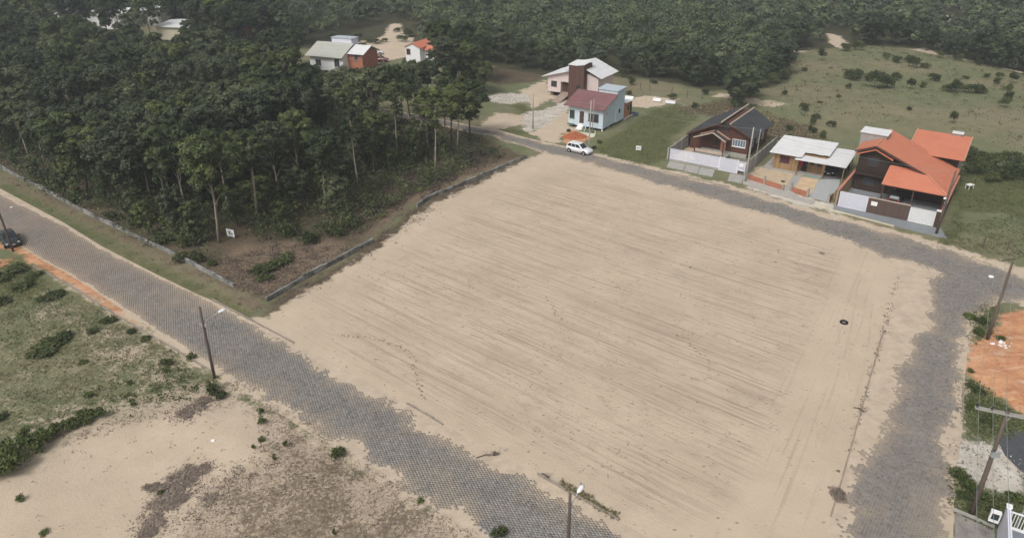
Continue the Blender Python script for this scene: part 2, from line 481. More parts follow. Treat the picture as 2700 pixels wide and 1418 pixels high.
LUSH = [GP([(1570, 405), (1700, 440), (1765, 418), (1770, 370), (1840, 310), (1790, 275), (1720, 290), (1640, 345), (1580, 375)]),
        GP([(2490, 450), (2760, 470), (2760, 600), (2640, 560), (2520, 560), (2500, 600), (2470, 640), (2500, 650), (2540, 600)]),
        GP([(2555, 830), (2600, 800), (2640, 800), (2610, 860), (2640, 900), (2600, 895), (2560, 910)]),
        GP([(2545, 1000), (2570, 1005), (2640, 1060), (2700, 1100), (2720, 1140), (2620, 1150), (2560, 1150), (2545, 1100)]),
        GP([(2516, 1240), (2590, 1300), (2700, 1320), (2760, 1330), (2640, 1400), (2516, 1345)]),
        GP([(1350, 272), (1395, 278), (1400, 300), (1390, 318), (1360, 300)]), GP([(1300, 345), (1400, 340), (1395, 358), (1340, 352)]),
        GP([(-80, 700), (40, 680), (100, 720), (140, 750), (80, 790), (0, 810), (-80, 790)]), GP([(60, 930), (130, 880), (190, 890), (180, 930), (110, 960)]),
        GP([(400, 722), (520, 778), (650, 845), (640, 815), (450, 712), (330, 655), (180, 575), (100, 530), (0, 480), (0, 505), (200, 605)]),
        GP([(650, 690), (720, 670), (790, 690), (760, 735), (700, 770), (650, 730)])]

def spaced(lo, hi, step, far, grow=1.22):
    core = list(np.arange(lo, hi + 1e-6, step)); s = step; x = hi
    right = []
    while x < far: s *= grow; x += s; right.append(x)
    s = step; x = lo; left = []
    while x > -far: s *= grow; x -= s; left.append(x)
    return np.array(left[::-1] + core + right)

GX = spaced(-112, 128, 0.8, 4500); GY = spaced(20, 232, 0.8, 4500)
XX, YY = np.meshgrid(GX, GY); PTS = np.stack([XX.ravel(), YY.ravel()], 1)

def best(polys, lim=14.0):
    d = np.full(len(PTS), -lim)
    for p in polys: d = np.maximum(d, poly_sdf(PTS, p))
    return np.clip(d, -lim, lim)

EDGE = GP([(1180, 178), (1290, 172), (1370, 188), (1440, 200), (1520, 205), (1620, 202), (1700, 208), (1790, 222), (1870, 240), (1960, 240), (2030, 232), (2075, 220), (2090, 195), (2070, 160), (2080, 142), (2180, 128), (2300, 122), (2400, 128), (2490, 148), (2590, 175), (2690, 200), (2800, 225)])
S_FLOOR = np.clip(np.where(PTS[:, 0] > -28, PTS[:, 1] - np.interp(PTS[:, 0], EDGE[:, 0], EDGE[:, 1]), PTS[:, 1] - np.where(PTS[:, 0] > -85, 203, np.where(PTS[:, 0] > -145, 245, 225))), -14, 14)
CLEAR = GP([(560, 690), (620, 755), (705, 790), (830, 715), (930, 655), (860, 630), (740, 640), (640, 645)])
S_CLR = np.maximum(best([CLEAR, GP([(0, 450), (260, 590), (620, 760), (690, 800), (640, 850), (480, 770), (180, 600), (0, 505)]), GP([(960, 640), (1090, 540), (1230, 470), (1390, 415), (1250, 440), (1100, 500), (1000, 580)])]), -14)
S_SAND, S_PALE, S_RED, S_LIT, S_LUSH = (best(q) for q in (SAND, PALE, RED, LITTER, LUSH))
S_ROAD = np.maximum(poly_sdf(PTS, ROAD_A), poly_sdf(PTS, ROAD_BC))
LOT = GP([(702, 800), (960, 660), (1100, 545), (1385, 415), (1500, 425), (1700, 490), (1960, 560), (2226, 645), (2350, 700), (2330, 870), (2240, 1190), (2190, 1362), (1700, 1405), (1417, 1248), (1073, 1060), (774, 900)])
S_LOT = poly_sdf(PTS, LOT)

def relief(x, y):
    """gentle height of the open land, flat on streets, plots and the sand lot"""
    h = 0.55 * (mnoise.noise((x * 0.045, y * 0.045, 3.1)) + 0.4 * mnoise.noise((x * 0.15, y * 0.15, 8.0)))
    return h
# low dune and scrub in the near corner, meadow swell far right, flat elsewhere
DUNE = GP([(-500, 900), (150, 800), (420, 930), (640, 1060), (1000, 1290), (1200, 1440), (1200, 1750), (-600, 1800)])
MEADOW = GP([(1900, 240), (2080, 215), (2100, 130), (2300, 120), (2500, 150), (2750, 190), (2900, 330), (2760, 420), (2450, 330), (2150, 320), (1960, 290)])
W_D = np.clip(poly_sdf(PTS, DUNE) / 3.0, 0, 1); W_M = np.clip(poly_sdf(PTS, MEADOW) / 9.0, 0, 1)
HZ = np.zeros(len(PTS))
for i in np.nonzero((W_D > 0) | (W_M > 0))[0]:
    x, y = PTS[i]
    HZ[i] = W_D[i] * (0.28 + 0.9 * relief(x, y)) + W_M[i] * (1.0 * relief(x * 0.5, y * 0.5) + 0.5)
# the graded lot: slight crown and grader ridges in its surface
for i in np.nonzero(S_LOT > 0.5)[0]:
    x, y = PTS[i]
    HZ[i] += 0.05 * mnoise.noise((x * 0.3, y * 0.3, 1.0)) * min(1, S_LOT[i] / 2)
for i in np.nonzero(S_RED > 0.3)[0]:
    x, y = PTS[i]
    if x > 20: HZ[i] += min(1, S_RED[i] / 1.5) * max(0.0, 0.16 + 0.5 * mnoise.noise((x * 0.55, y * 0.55, 2.0)))
HZ *= np.clip(-S_ROAD / 1.2, 0, 1)
def ground_z(x, y):
    i = min(max(np.searchsorted(GX, x) - 1, 0), len(GX) - 2); j = min(max(np.searchsorted(GY, y) - 1, 0), len(GY) - 2)
    tx = (x - GX[i]) / (GX[i + 1] - GX[i]); ty = (y - GY[j]) / (GY[j + 1] - GY[j]); w = len(GX)
    a, b, c, d = HZ[j * w + i], HZ[j * w + i + 1], HZ[(j + 1) * w + i], HZ[(j + 1) * w + i + 1]
    return float((a * (1 - tx) + b * tx) * (1 - ty) + (c * (1 - tx) + d * tx) * ty)

def ground_material():
    t = NT('ground_soil')
    def mask(name, amp, scale, w, detail=5):
        n = t.noise(scale, detail=detail, rough=0.7)
        v = t.math('ADD', t.attr(name), t.math('MULTIPLY', t.math('SUBTRACT', n, 0.5), amp))
        return t.rng(v, -w, w, smooth=True)
    big = t.noise(0.035, detail=5, rough=0.6)
    mid = t.noise(0.35, detail=6, rough=0.72)
    fine = t.noise(3.5, detail=5, rough=0.75)
    fine2 = t.noise(11.0, detail=3, rough=0.7)
    # pasture: green, olive and straw patches
    f1 = t.rng(t.math('ADD', t.math('MULTIPLY', mid, 0.6), t.math('MULTIPLY', fine, 0.4)), 0.36, 0.66)
    grass = t.mix(f1, (0.112, 0.128, 0.064), (0.19, 0.195, 0.112))
    grass = t.mix(t.rng(big, 0.45, 0.62), grass, t.mix(f1, (0.165, 0.150, 0.088), (0.245, 0.21, 0.138)))
    # lush grass
    lush = t.mix(t.rng(t.math('ADD', t.math('MULTIPLY', mid, 0.5), t.math('MULTIPLY', fine, 0.5)), 0.35, 0.65), (0.062, 0.078, 0.032), (0.15, 0.15, 0.068))
    c = t.mix(mask('lush', 4.0, 0.5, 1.0), grass, lush)
    # leaf litter and dry scrub
    lit = t.mix(t.rng(t.math('ADD', t.math('MULTIPLY', mid, 0.4), t.math('MULTIPLY', fine, 0.6)), 0.38, 0.64), (0.055, 0.043, 0.028), (0.165, 0.128, 0.088))  # grove floor darkened, canopy shade partly put into the litter colour
    lit = t.mix(t.math('MULTIPLY', t.rng(t.attr('scrub'), 0.2, 0.8), 0.62), lit, t.mix(t.rng(fine, 0.4, 0.62), (0.22, 0.175, 0.125), (0.42, 0.345, 0.26)))
    lit = t.mix(t.rng(fine2, 0.60, 0.78), lit, (0.36, 0.29, 0.21))
    lit = t.mix(mask('clearing', 3.0, 0.6, 1.2), lit, t.mix(t.rng(fine, 0.38, 0.62), (0.12, 0.088, 0.058), (0.25, 0.19, 0.135)))
    c = t.mix(mask('litter', 5.0, 0.45, 0.9), c, lit)
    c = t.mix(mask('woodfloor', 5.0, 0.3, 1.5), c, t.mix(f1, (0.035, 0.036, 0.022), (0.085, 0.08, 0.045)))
    # pale sand showing between the scrub in the near corner
    scr = t.math('MULTIPLY', t.rng(t.math('ADD', t.math('MULTIPLY', fine, 0.6), t.math('MULTIPLY', mid, 0.4)), 0.50, 0.62), t.attr('scrub'))
    c = t.mix(t.math('MULTIPLY', scr, 0.75), c, (0.42, 0.34, 0.245))
    near_sand = t.math('MULTIPLY', t.rng(t.attr('sand'), -6.0, 0.0), t.attr('scrub'))
    nb = t.math('ADD', t.math('MULTIPLY', near_sand, 0.16), t.math('ADD', t.math('MULTIPLY', fine, 0.45), t.math('MULTIPLY', mid, 0.55)))
    c = t.mix(t.math('MULTIPLY', t.math('MULTIPLY', t.rng(nb, 0.555, 0.625), 0.85), t.rng(near_sand, 0.02, 0.2)), c, (0.46, 0.375, 0.285))
    # sand
    s1 = t.mix(t.rng(t.math('ADD', t.math('MULTIPLY', t.noise(0.12, detail=5), 0.6), t.math('MULTIPLY', mid, 0.4)), 0.35, 0.65), (0.458, 0.372, 0.280), (0.565, 0.466, 0.358))
    s1 = t.mix(t.math('MULTIPLY', t.rng(fine2, 0.45, 0.75), 0.22), s1, (0.36, 0.285, 0.215))
    s1 = t.mix(t.math('MULTIPLY', t.rng(fine, 0.58, 0.72), 0.40), s1, (0.31, 0.245, 0.185))
    # grader streaks along the lot, coarser damp bands, all in the lot only
    rot = t.mapping(t.pos(), rot=(0, 0, R(39)))
    st = t.noise(1.0, t.mapping(rot, scale=(0.042, 2.0, 1)), 6, 0.64, 0.45)
    st2 = t.noise(1.0, t.mapping(rot, scale=(0.05, 0.75, 1), loc=(13, 5, 0)), 4, 0.6, 0.5)
    patch = t.rng(t.noise(0.07, t.mapping(t.pos(), loc=(31, 8, 0)), 4, 0.6), 0.36, 0.62)
    sm = t.math('MULTIPLY', t.rng(st, 0.49, 0.63, smooth=True), t.math('ADD', t.math('MULTIPLY', patch, 0.55), 0.36))
    sm2 = t.math('MULTIPLY', t.rng(st2, 0.50, 0.64, smooth=True), t.math('ADD', t.math('MULTIPLY', patch, 0.55), 0.30))
    mot = t.math('MULTIPLY', t.rng(t.noise(1.0, t.mapping(rot, scale=(0.7, 1.6, 1)), 5, 0.75), 0.52, 0.70), 0.40)
    both = t.math('MAXIMUM', t.math('MULTIPLY', sm, 0.45), t.math('MAXIMUM', mot, t.math('MULTIPLY', sm2, 0.24)))
    both = t.math('MULTIPLY', both, t.attr('graded'))
    s1 = t.mix(both, s1, (0.235, 0.18, 0.132))
    # thin crisp grader lines
    ln = t.noise(1.0, t.mapping(rot, scale=(0.07, 5.5, 1), loc=(4, 77, 0)), 3, 0.6, 0.25)
    s1 = t.mix(t.math('MULTIPLY', t.math('MULTIPLY', t.rng(ln, 0.55, 0.67), 0.38), t.attr('graded')), s1, (0.20, 0.15, 0.11))
    # tracks along the side street
    rot2 = t.mapping(t.pos(), rot=(0, 0, R(-58.5)))
    tr = t.noise(1.0, t.mapping(rot2, scale=(0.06, 2.6, 1), loc=(3, 9, 0)), 4, 0.6, 0.3)
    s1 = t.mix(t.math('MULTIPLY', t.math('MULTIPLY', t.rng(tr, 0.54, 0.66, smooth=True), 0.45), t.attr('tracks')), s1, (0.30, 0.235, 0.17))
    dots = t.rng(t.voro(1.15, t.mapping(t.pos(), rot=(0, 0, R(37)), scale=(0.8, 1.3, 1))), 0.05, 0.17, 1.0, 0.0)
    s1 = t.mix(t.math('MULTIPLY', t.math('MULTIPLY', dots, t.rng(mid, 0.42, 0.58)), 0.8), s1, (0.17, 0.125, 0.09))
    c = t.mix(mask('sand', 6.0, 0.5, 0.45, 9), c, s1)
    # pale sand and rubble
    pale = t.mix(t.rng(mid, 0.35, 0.65), (0.42, 0.37, 0.31), (0.60, 0.56, 0.50))
    c = t.mix(mask('pale', 6.0, 0.6, 0.5, 9), c, pale)
    red = t.mix(t.rng(t.math('ADD', t.math('MULTIPLY', mid, 0.6), t.math('MULTIPLY', fine, 0.4)), 0.38, 0.6), (0.37, 0.15, 0.075), (0.60, 0.33, 0.185))
    red = t.mix(t.rng(t.noise(0.6, t.mapping(t.pos(), rot=(0, 0, 0.6), scale=(0.6, 2.5, 1)), 5), 0.52, 0.66), red, (0.58, 0.37, 0.245))
    c = t.mix(mask('red', 3.5, 0.8, 0.4, 8), c, red)
    t.color(c)
    t.rough(0.95)
    t.b.inputs['Specular IOR Level'].default_value = 0.1
    hgt = t.math('ADD', t.math('MULTIPLY', fine, 0.5), t.math('MULTIPLY', fine2, 0.25))
    hgt = t.math('SUBTRACT', hgt, t.math('MULTIPLY', both, 0.9))
    t.bump(hgt, 0.8, 0.12)
    return t.m

W = len(GX); NQ = (len(GX) - 1) * (len(GY) - 1)
jj, ii = np.meshgrid(np.arange(len(GY) - 1), np.arange(len(GX) - 1), indexing='ij')
q = (jj * W + ii).ravel()
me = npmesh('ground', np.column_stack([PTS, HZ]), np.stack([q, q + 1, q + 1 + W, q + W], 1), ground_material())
# streaked part of the lot and the strip of tracks beside the side street
strip = np.clip(1 - np.abs(line_dist(PTS, C_LEFT) - 4.0) / 4.0, 0, 1) * (S_LOT > -1)
graded = np.clip(S_LOT / 3.0, 0, 1) * np.clip((line_dist(PTS, C_LEFT) - 5.0) / 2.0, 0.0, 1) * np.clip((line_dist(PTS, GP([(702, 791), (1130, 520), (1383, 419)])) - 2) / 8, 0.15, 1)
scrub = np.clip(poly_sdf(PTS, GP([(-600, 860), (100, 790), (330, 880), (600, 1010), (1300, 1450), (1300, 1800), (-600, 1800)])) / 4 + 0.5, 0, 1)
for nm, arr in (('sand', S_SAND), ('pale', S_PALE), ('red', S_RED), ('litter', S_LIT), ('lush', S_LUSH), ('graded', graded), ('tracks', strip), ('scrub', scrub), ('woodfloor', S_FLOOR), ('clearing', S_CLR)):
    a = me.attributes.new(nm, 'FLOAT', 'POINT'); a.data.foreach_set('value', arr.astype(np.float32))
for p in me.polygons: p.use_smooth = True
ground = tag(link('ground', me), kind='structure')

# ------------------------------------------------------------------ paved streets: a sand bed and hexagonal concrete setts laid in it
def paver_material():
    t = NT('concrete_sett')
    c = t.attr('tone', 'Color')
    n = t.noise(0.5, detail=5, rough=0.7)
    n2 = t.noise(9.0, detail=3)
    c = t.mix(t.math('MULTIPLY', t.rng(n, 0.42, 0.72), 0.35), c, (0.36, 0.30, 0.235))
    c = t.mix(t.math('MULTIPLY', t.rng(n2, 0.4, 0.7), 0.25), c, (0.10, 0.10, 0.105))
    t.color(c); t.rough(0.9); t.bump(n2, 0.3, 0.01)
    return t.m
M_PAVER = paver_material()

def bed_material():
    t = NT('sand_bed')
    a = t.noise(0.8, detail=6, rough=0.7); b = t.noise(9.0, detail=3)
    c = t.mix(t.rng(a, 0.35, 0.65), (0.42, 0.34, 0.262), (0.55, 0.455, 0.352))
    c = t.mix(t.math('MULTIPLY', t.rng(b, 0.5, 0.75), 0.3), c, (0.29, 0.23, 0.17))
    t.color(c); t.rough(0.95); t.b.inputs['Specular IOR Level'].default_value = 0.1
    t.bump(t.math('ADD', a, b), 0.5, 0.06)
    return t.m
M_BED = bed_material()

def ear_clip_sheet(name, poly, z, mat):
    bm = bmesh.new()
    vs = [bm.verts.new((p[0], p[1], z)) for p in poly]
    bm.faces.new(vs)
    bmesh.ops.triangulate(bm, faces=bm.faces[:])
    bmesh.ops.recalc_face_normals(bm, faces=bm.faces)
    me = bpy.data.meshes.new(name); bm.to_mesh(me); bm.free()
    if me.polygons and me.polygons[0].normal.z < 0: me.flip_normals()
    me.materials.append(mat)
    return link(name, me)

HEX_R = 0.138
def street(name, outline, exposed, ang, rust, singles=0, near=(0, 0)):
    road = tag(ear_clip_sheet(name, outline, 0.006, M_BED), kind='structure')
    ca, sa = math.cos(ang), math.sin(ang)
    allx = np.vstack(exposed); lo = allx.min(0); hi = allx.max(0)
    rot = np.array([[ca, sa], [-sa, ca]])
    box = np.array([[x, y] for x in (lo[0], hi[0]) for y in (lo[1], hi[1])]) @ rot.T
    px, py = HEX_R * 1.5, HEX_R * math.sqrt(3)
    nx, ny = np.arange(box[:, 0].min(), box[:, 0].max(), px), np.arange(box[:, 1].min(), box[:, 1].max(), py)
    a, b = np.meshgrid(nx, ny, indexing='ij')
    b = b + (np.arange(len(nx)) % 2)[:, None] * py / 2
    C = np.stack([a.ravel(), b.ravel()], 1) @ rot
    # only what the street can show
    C = C[(np.abs(C[:, 0]) < 0.74 * np.hypot(C[:, 1], CAM_H) + 6) & (C[:, 1] > 31)]
    d = np.minimum(np.max([poly_sdf(C, e) for e in exposed], axis=0), poly_sdf(C, outline) - 0.25)
    keep = d > -1.2
    C, d = C[keep], d[keep]
    nz = np.array([mnoise.fractal((x * 0.45, y * 0.45, 2.0), 1.0, 2.0, 4) for x, y in C])
    speck = RNG.random(len(C))
    calm = np.clip((C[:, 0] + 34) / 16, 0.25, 1)
    cover = d + (nz * 0.85 + (speck - 0.5) * 0.7) * calm
    ok = cover > 0.0
    C, cover, nz = C[ok], cover[ok], nz[ok]
    z = 0.012 + np.clip(cover, 0, 0.6) * 0.02 + RNG.normal(0, 0.0025, len(C))
    g = 0.205 + RNG.normal(0, 0.030, len(C)) + nz * 0.02
    tone = np.stack([g * 1.03, g * 0.985, g * 0.935], 1)
    big = np.array([mnoise.noise((x * 0.16, y * 0.16, 9.0)) for x, y in C])
    big2 = np.array([mnoise.noise((x * 0.55, y * 0.55, 19.0)) for x, y in C])
    dust = (np.clip(0.26 + 0.5 * big + 0.35 * big2 - cover * 0.12, 0.03, 0.6) + np.clip(0.8 - cover * 1.0, 0, 0.6))[:, None]
    tone = tone * (1 - dust) + np.array([0.37, 0.305, 0.235]) * dust
    r = np.clip(rust(C), 0, 0.75)[:, None]
    tone = tone * (1 - r) + np.array([0.36, 0.25, 0.185]) * r
    hexa = np.array([[math.cos(k * math.pi / 3), math.sin(k * math.pi / 3)] for k in range(6)]) @ rot
    order = np.argsort(np.hypot(C[:, 0] - near[0], C[:, 1] - near[1]))
    one, rest = order[:singles], order[singles:]
    def solid(idx):
        n = len(idx)
        V = np.empty((n, 12, 3))
        top = hexa * (HEX_R * 0.92); bot = hexa * (HEX_R * 0.955)
        V[:, :6, :2] = C[idx][:, None] + top; V[:, 6:, :2] = C[idx][:, None] + bot
        V[:, :6, 2] = z[idx][:, None] + RNG.normal(0, 0.002, (n, 6)); V[:, 6:, 2] = -0.03
        tri = []
        base = [(0, 1, 2, 3), (0, 3, 4, 5)] + [(k, k + 6, (k + 1) % 6 + 6, (k + 1) % 6) for k in range(6)]
        F = (np.arange(n)[:, None, None] * 12 + np.array(base)[None]).reshape(-1, 4)
        col = np.repeat(tone[idx], len(base), 0)
        return V.reshape(-1, 3), F, col
    if len(rest):
        V, F, col = solid(rest)
        link('paving_stones', npmesh('paving_stones', V, F, M_PAVER, colors=col), road)['kind'] = 'stuff'
    if singles:
        # a few shades of one stone, shared by the single setts
        shades = []
        for k in range(8):
            g = 0.172 + 0.012 * k
            v = np.zeros((12, 3)); v[:6, :2] = hexa * (HEX_R * 0.92); v[6:, :2] = hexa * (HEX_R * 0.955); v[6:, 2] = -0.06
            f = np.array([(0, 1, 2, 3), (0, 3, 4, 5)] + [(j, j + 6, (j + 1) % 6 + 6, (j + 1) % 6) for j in range(6)])
            shades.append(npmesh('paving_stone', v, f, M_PAVER, colors=np.tile([g * 1.02, g * 0.99, g * 0.95], (8, 1))))
        for i in one:
            link('paving_stone', shades[int(RNG.integers(8))], road, (C[i, 0], C[i, 1], z[i]))
    return road

ANG = R(-37)
street('road', ROAD_A, [EXP_A], ANG, lambda C: np.clip((-30 - C[:, 0]) / 30, 0, 0.5) * (0.6 + 0.5 * np.array([mnoise.noise((x * 0.2, y * 0.2, 5)) for x, y in C])), singles=300, near=G(1350, 1400))
street('side_road', ROAD_BC, [EXP_B, EXP_C], ANG, lambda C: np.full(len(C), 0.05))
# ================================================================== HOUSES
def hmat():
    M = {}
    M['orange_roof'] = tiles('clay_roof_orange', (0.47, 0.155, 0.09), (0.55, 0.21, 0.13), 'x', stain=0.2)
    M['orange_roof_y'] = tiles('clay_roof_orange_front', (0.47, 0.155, 0.09), (0.55, 0.21, 0.13), 'y', stain=0.2)
    M['maroon_roof'] = tiles('maroon_roof', (0.16, 0.075, 0.078), (0.235, 0.12, 0.122), 'y')
    M['slate_roof'] = tiles('dark_tile_roof', (0.030, 0.032, 0.036), (0.075, 0.077, 0.083), 'x', stain=0.2)
    M['fibre_roof'] = tiles('fibre_cement_roof', (0.58, 0.58, 0.58), (0.72, 0.72, 0.73), 'y', step=1.4, pan=0.18, stain=0.25)
    M['fibre_roof_x'] = tiles('fibre_cement_roof_side', (0.58, 0.58, 0.58), (0.72, 0.72, 0.73), 'x', step=1.4, pan=0.18, stain=0.25)
    M['khaki_roof'] = tiles('old_fibre_roof', (0.36, 0.36, 0.32), (0.46, 0.46, 0.42), 'y', step=1.4, pan=0.18)
    M['dark_wood'] = boards('dark_brown_boards', (0.026, 0.017, 0.013), (0.055, 0.035, 0.027), 0.16, 2)
    M['red_wood'] = boards('red_brown_boards', (0.072, 0.031, 0.021), (0.122, 0.053, 0.035), 0.15, 2)
    M['pine'] = boards('honey_pine_boards', (0.20, 0.115, 0.055), (0.38, 0.25, 0.13), 0.22, 0)
    M['brown_tower'] = boards('brown_plank_cladding', (0.090, 0.045, 0.036), (0.13, 0.070, 0.055), 0.25, 0)
    M['blue_wall'] = boards('pale_blue_boards', (0.50, 0.60, 0.66), (0.62, 0.71, 0.77), 0.2, 0, groove=0.18)
    M['pink_wall'] = boards('pale_pink_boards', (0.60, 0.49, 0.47), (0.70, 0.59, 0.57), 0.2, 0, groove=0.15)
    M['white'] = plain('white_paint', (0.78, 0.78, 0.78), 0.6, 0.08)
    M['cream'] = plain('cream_paint', (0.55, 0.50, 0.38), 0.7, 0.12)
    M['lilac_white'] = plain('white_metal_paint', (0.68, 0.68, 0.76), 0.5, 0.07)
    M['grey'] = plain('grey_render', (0.30, 0.29, 0.275), 0.9, 0.2)
    M['concrete'] = plain('concrete', (0.34, 0.325, 0.30), 0.92, 0.22, bump=0.2)
    M['ramp'] = plain('bluish_cement', (0.21, 0.225, 0.235), 0.85, 0.2)
    M['tan'] = plain('ochre_render', (0.36, 0.25, 0.155), 0.9, 0.25)
    M['brick'] = brickmat('hollow_brick', (0.36, 0.105, 0.05), (0.45, 0.15, 0.075), (0.33, 0.26, 0.21))
    M['orange_brick'] = brickmat('orange_brick', (0.42, 0.14, 0.06), (0.48, 0.19, 0.09), (0.40, 0.22, 0.14))
    M['terracotta'] = plain('salmon_coping', (0.47, 0.20, 0.14), 0.8, 0.15)
    M['beam'] = plain('weathered_beam', (0.46, 0.37, 0.30), 0.8, 0.2)
    M['beam_orange'] = plain('orange_trim', (0.50, 0.25, 0.16), 0.7, 0.15)
    M['brown_paint'] = plain('brown_paint', (0.075, 0.045, 0.036), 0.6, 0.2)
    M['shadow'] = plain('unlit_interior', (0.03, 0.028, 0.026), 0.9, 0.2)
    M['steel'] = plain('galvanised_steel', (0.45, 0.46, 0.47), 0.45, 0.1, metal=0.3)
    M['green'] = plain('green_paint', (0.05, 0.12, 0.07), 0.6)
    M['red_cloth'] = plain('red_cloth', (0.32, 0.03, 0.05), 0.9)
    M['blue_tarp'] = plain('dark_blue_tarp', (0.03, 0.05, 0.09), 0.5)
    M['curtain'] = plain('pale_curtain', (0.13, 0.17, 0.21), 0.5)
    M['purple'] = plain('purple_brown_shutter', (0.085, 0.035, 0.045), 0.7)
    M['glass'] = glass()
    return M
M = hmat()

def window_y(par, x0, x1, z0, z1, y, frame='white', pane='glass', bars=1, fw=0.07, sill=True, out=-1):
    """window in a wall facing along y (out: -1 faces the street)"""
    b = MB(); d = 0.06
    ya, yb = (y - d, y + 0.02) if out < 0 else (y - 0.02, y + d)
    for q in ((x0, x1, z1 - fw, z1), (x0, x1, z0, z0 + fw)): b.box(q[0], q[1], ya, yb, q[2], q[3])
    for xa in (x0, x1 - fw): b.box(xa, xa + fw, ya, yb, z0 + fw, z1 - fw)
    for k in range(bars):
        xm = x0 + (x1 - x0) * (k + 1) / (bars + 1)
        b.box(xm - fw * 0.35, xm + fw * 0.35, ya + 0.01, yb, z0 + fw, z1 - fw)
    w = b.build('window', M[frame], par)
    yp = y - 0.012 if out < 0 else y + 0.012
    MB().box(x0 + fw, x1 - fw, min(yp, y), max(yp, y), z0 + fw, z1 - fw).build('pane', M[pane], w)
    if sill: MB().box(x0 - 0.06, x1 + 0.06, y - 0.10 if out < 0 else y, y if out < 0 else y + 0.10, z0 - 0.06, z0 - 0.004).build('sill', M[frame], w)
    return w

def window_x(par, y0, y1, z0, z1, x, frame='white', pane='glass', fw=0.07, out=1):
    b = MB(); d = 0.06
    xa, xb = (x - 0.02, x + d) if out > 0 else (x - d, x + 0.02)
    for q in ((y0, y1, z1 - fw, z1), (y0, y1, z0, z0 + fw)): b.box(xa, xb, q[0], q[1], q[2], q[3])
    for ya in (y0, y1 - fw): b.box(xa, xb, ya, ya + fw, z0 + fw, z1 - fw)
    w = b.build('window', M[frame], par)
    xp = x + 0.012 if out > 0 else x - 0.012
    MB().box(min(x, xp), max(x, xp), y0 + fw, y1 - fw, z0 + fw, z1 - fw).build('pane', M[pane], w)
    return w

def door_y(par, x0, x1, z0, z1, y, mat='brown_paint', frame='white'):
    d = MB().box(x0, x1, y - 0.05, y + 0.02, z0, z1).build('door', M[mat], par)
    MB().box(x0 - 0.08, x0 - 0.003, y - 0.06, y + 0.02, z0, z1 + 0.08).box(x1 + 0.003, x1 + 0.08, y - 0.06, y + 0.02, z0, z1 + 0.08).box(x0, x1, y - 0.06, y + 0.02, z1 + 0.003, z1 + 0.08).build('frame', M[frame], d)
    MB().box(x1 - 0.16, x1 - 0.09, y - 0.09, y - 0.05, z0 + 0.95, z0 + 1.08).build('handle', M['steel'], d)
    return d

def slat_panel(par, x0, x1, y, z0, z1, mat, name='fence_panel', pitch=0.11, sl=0.075, posts=True):
    """a metal fence panel: frame with close horizontal slats"""
    b = MB()
    b.box(x0, x0 + 0.07, y - 0.04, y + 0.04, z0, z1).box(x1 - 0.07, x1, y - 0.04, y + 0.04, z0, z1)
    b.box(x0 + 0.07, x1 - 0.07, y - 0.04, y + 0.04, z1 - 0.07, z1).box(x0 + 0.07, x1 - 0.07, y - 0.04, y + 0.04, z0, z0 + 0.07)
    fr = b.build(name, mat, par)
    s = MB(); z = z0 + 0.09
    while z + sl < z1 - 0.08:
        s.box(x0 + 0.07, x1 - 0.07, y - 0.012, y + 0.012, z, z + sl); z += pitch
    s.build('slats', mat, fr, kind='stuff')
    return fr

def roof_sheets(par, x0, x1, yf, yb, zf, zb, n, mat, over=0.04):
    """corrugated sheets side by side, each with its own slight lift"""
    w = (x1 - x0) / n
    for k in range(n):
        a, b = x0 + k * w, x0 + (k + 1) * w + over
        dz = 0.012 * (k % 2) + random.uniform(0, 0.008); e = random.uniform(-0.05, 0.05)
        MB().slab([(a, yf + e, zf + dz), (b, yf + e, zf + dz), (b, yb, zb + dz), (a, yb, zb + dz)], 0.03).build('roof_sheet', mat, par)

# ------------------------------------------------------------------ two-storey house with the orange tiled roofs
RZ_O = R(-35.4)
H1 = tag(empty('tiled_house', (44.0, 91.8, 0), RZ_O), 'two-storey dark timber house under broad orange tiled roofs', 'house')
MB().prism([(0.0, 0), (3.95, 0), (3.95, 5.85), (2.0, 6.62), (0.0, 5.8)], 8.2, 16.4).build('wall', M['dark_wood'], H1)
MB().prism([(3.96, 0), (11.55, 0), (11.55, 2.75), (3.96, 5.8)], 8.6, 16.3).build('wall', M['dark_wood'], H1)
MB().prism([(5.3, 0), (11.6, 0), (11.6, 4.35), (5.3, 4.35)], 16.31, 22.2).build('wall', M['grey'], H1)
MB().prismx([(16.305, 2.9), (22.19, 4.36), (22.19, 5.65), (16.305, 4.5)], 5.31, 11.59).build('wall', M['dark_wood'], H1)
r = MB().slab([(2.0, 7.3, 6.95), (8.86, 7.55, 4.17), (12.0, 4.25, 2.9), (12.0, 16.7, 2.9), (2.0, 16.9, 6.95)], 0.14).build('roof', M['orange_roof'], H1)
MB().tube([(2.0, 7.25, 6.98), (2.0, 16.9, 6.98)], 0.11, 6).build('ridge', M['beam_orange'], r)
MB().slab([(-0.55, 7.3, 5.9), (1.99, 7.3, 6.945), (1.99, 11.45, 6.945), (-0.55, 11.45, 5.9)], 0.14).build('roof', M['orange_roof'], H1)
MB().slab([(-0.55, 14.2, 5.9), (1.99, 14.2, 6.945), (1.99, 16.9, 6.945), (-0.55, 16.9, 5.9)], 0.14).build('roof', M['orange_roof'], H1)
r = MB().slab([(4.1, 4.25, 2.88), (11.98, 4.25, 2.88), (8.85, 7.53, 4.14), (8.2, 8.18, 4.39), (4.1, 8.18, 4.39)], 0.13).build('porch_roof', M['orange_roof_y'], H1)
MB().tube([(11.98, 4.25, 2.93), (8.86, 7.53, 4.20)], 0.09, 6).build('ridge', M['beam_orange'], r)
r = MB().slab([(7.3, 15.35, 4.62), (12.15, 15.35, 4.62), (12.0, 22.7, 6.05), (4.9, 22.7, 6.05), (4.9, 17.0, 4.95)], 0.14).build('rear_roof', M['orange_roof_y'], H1)
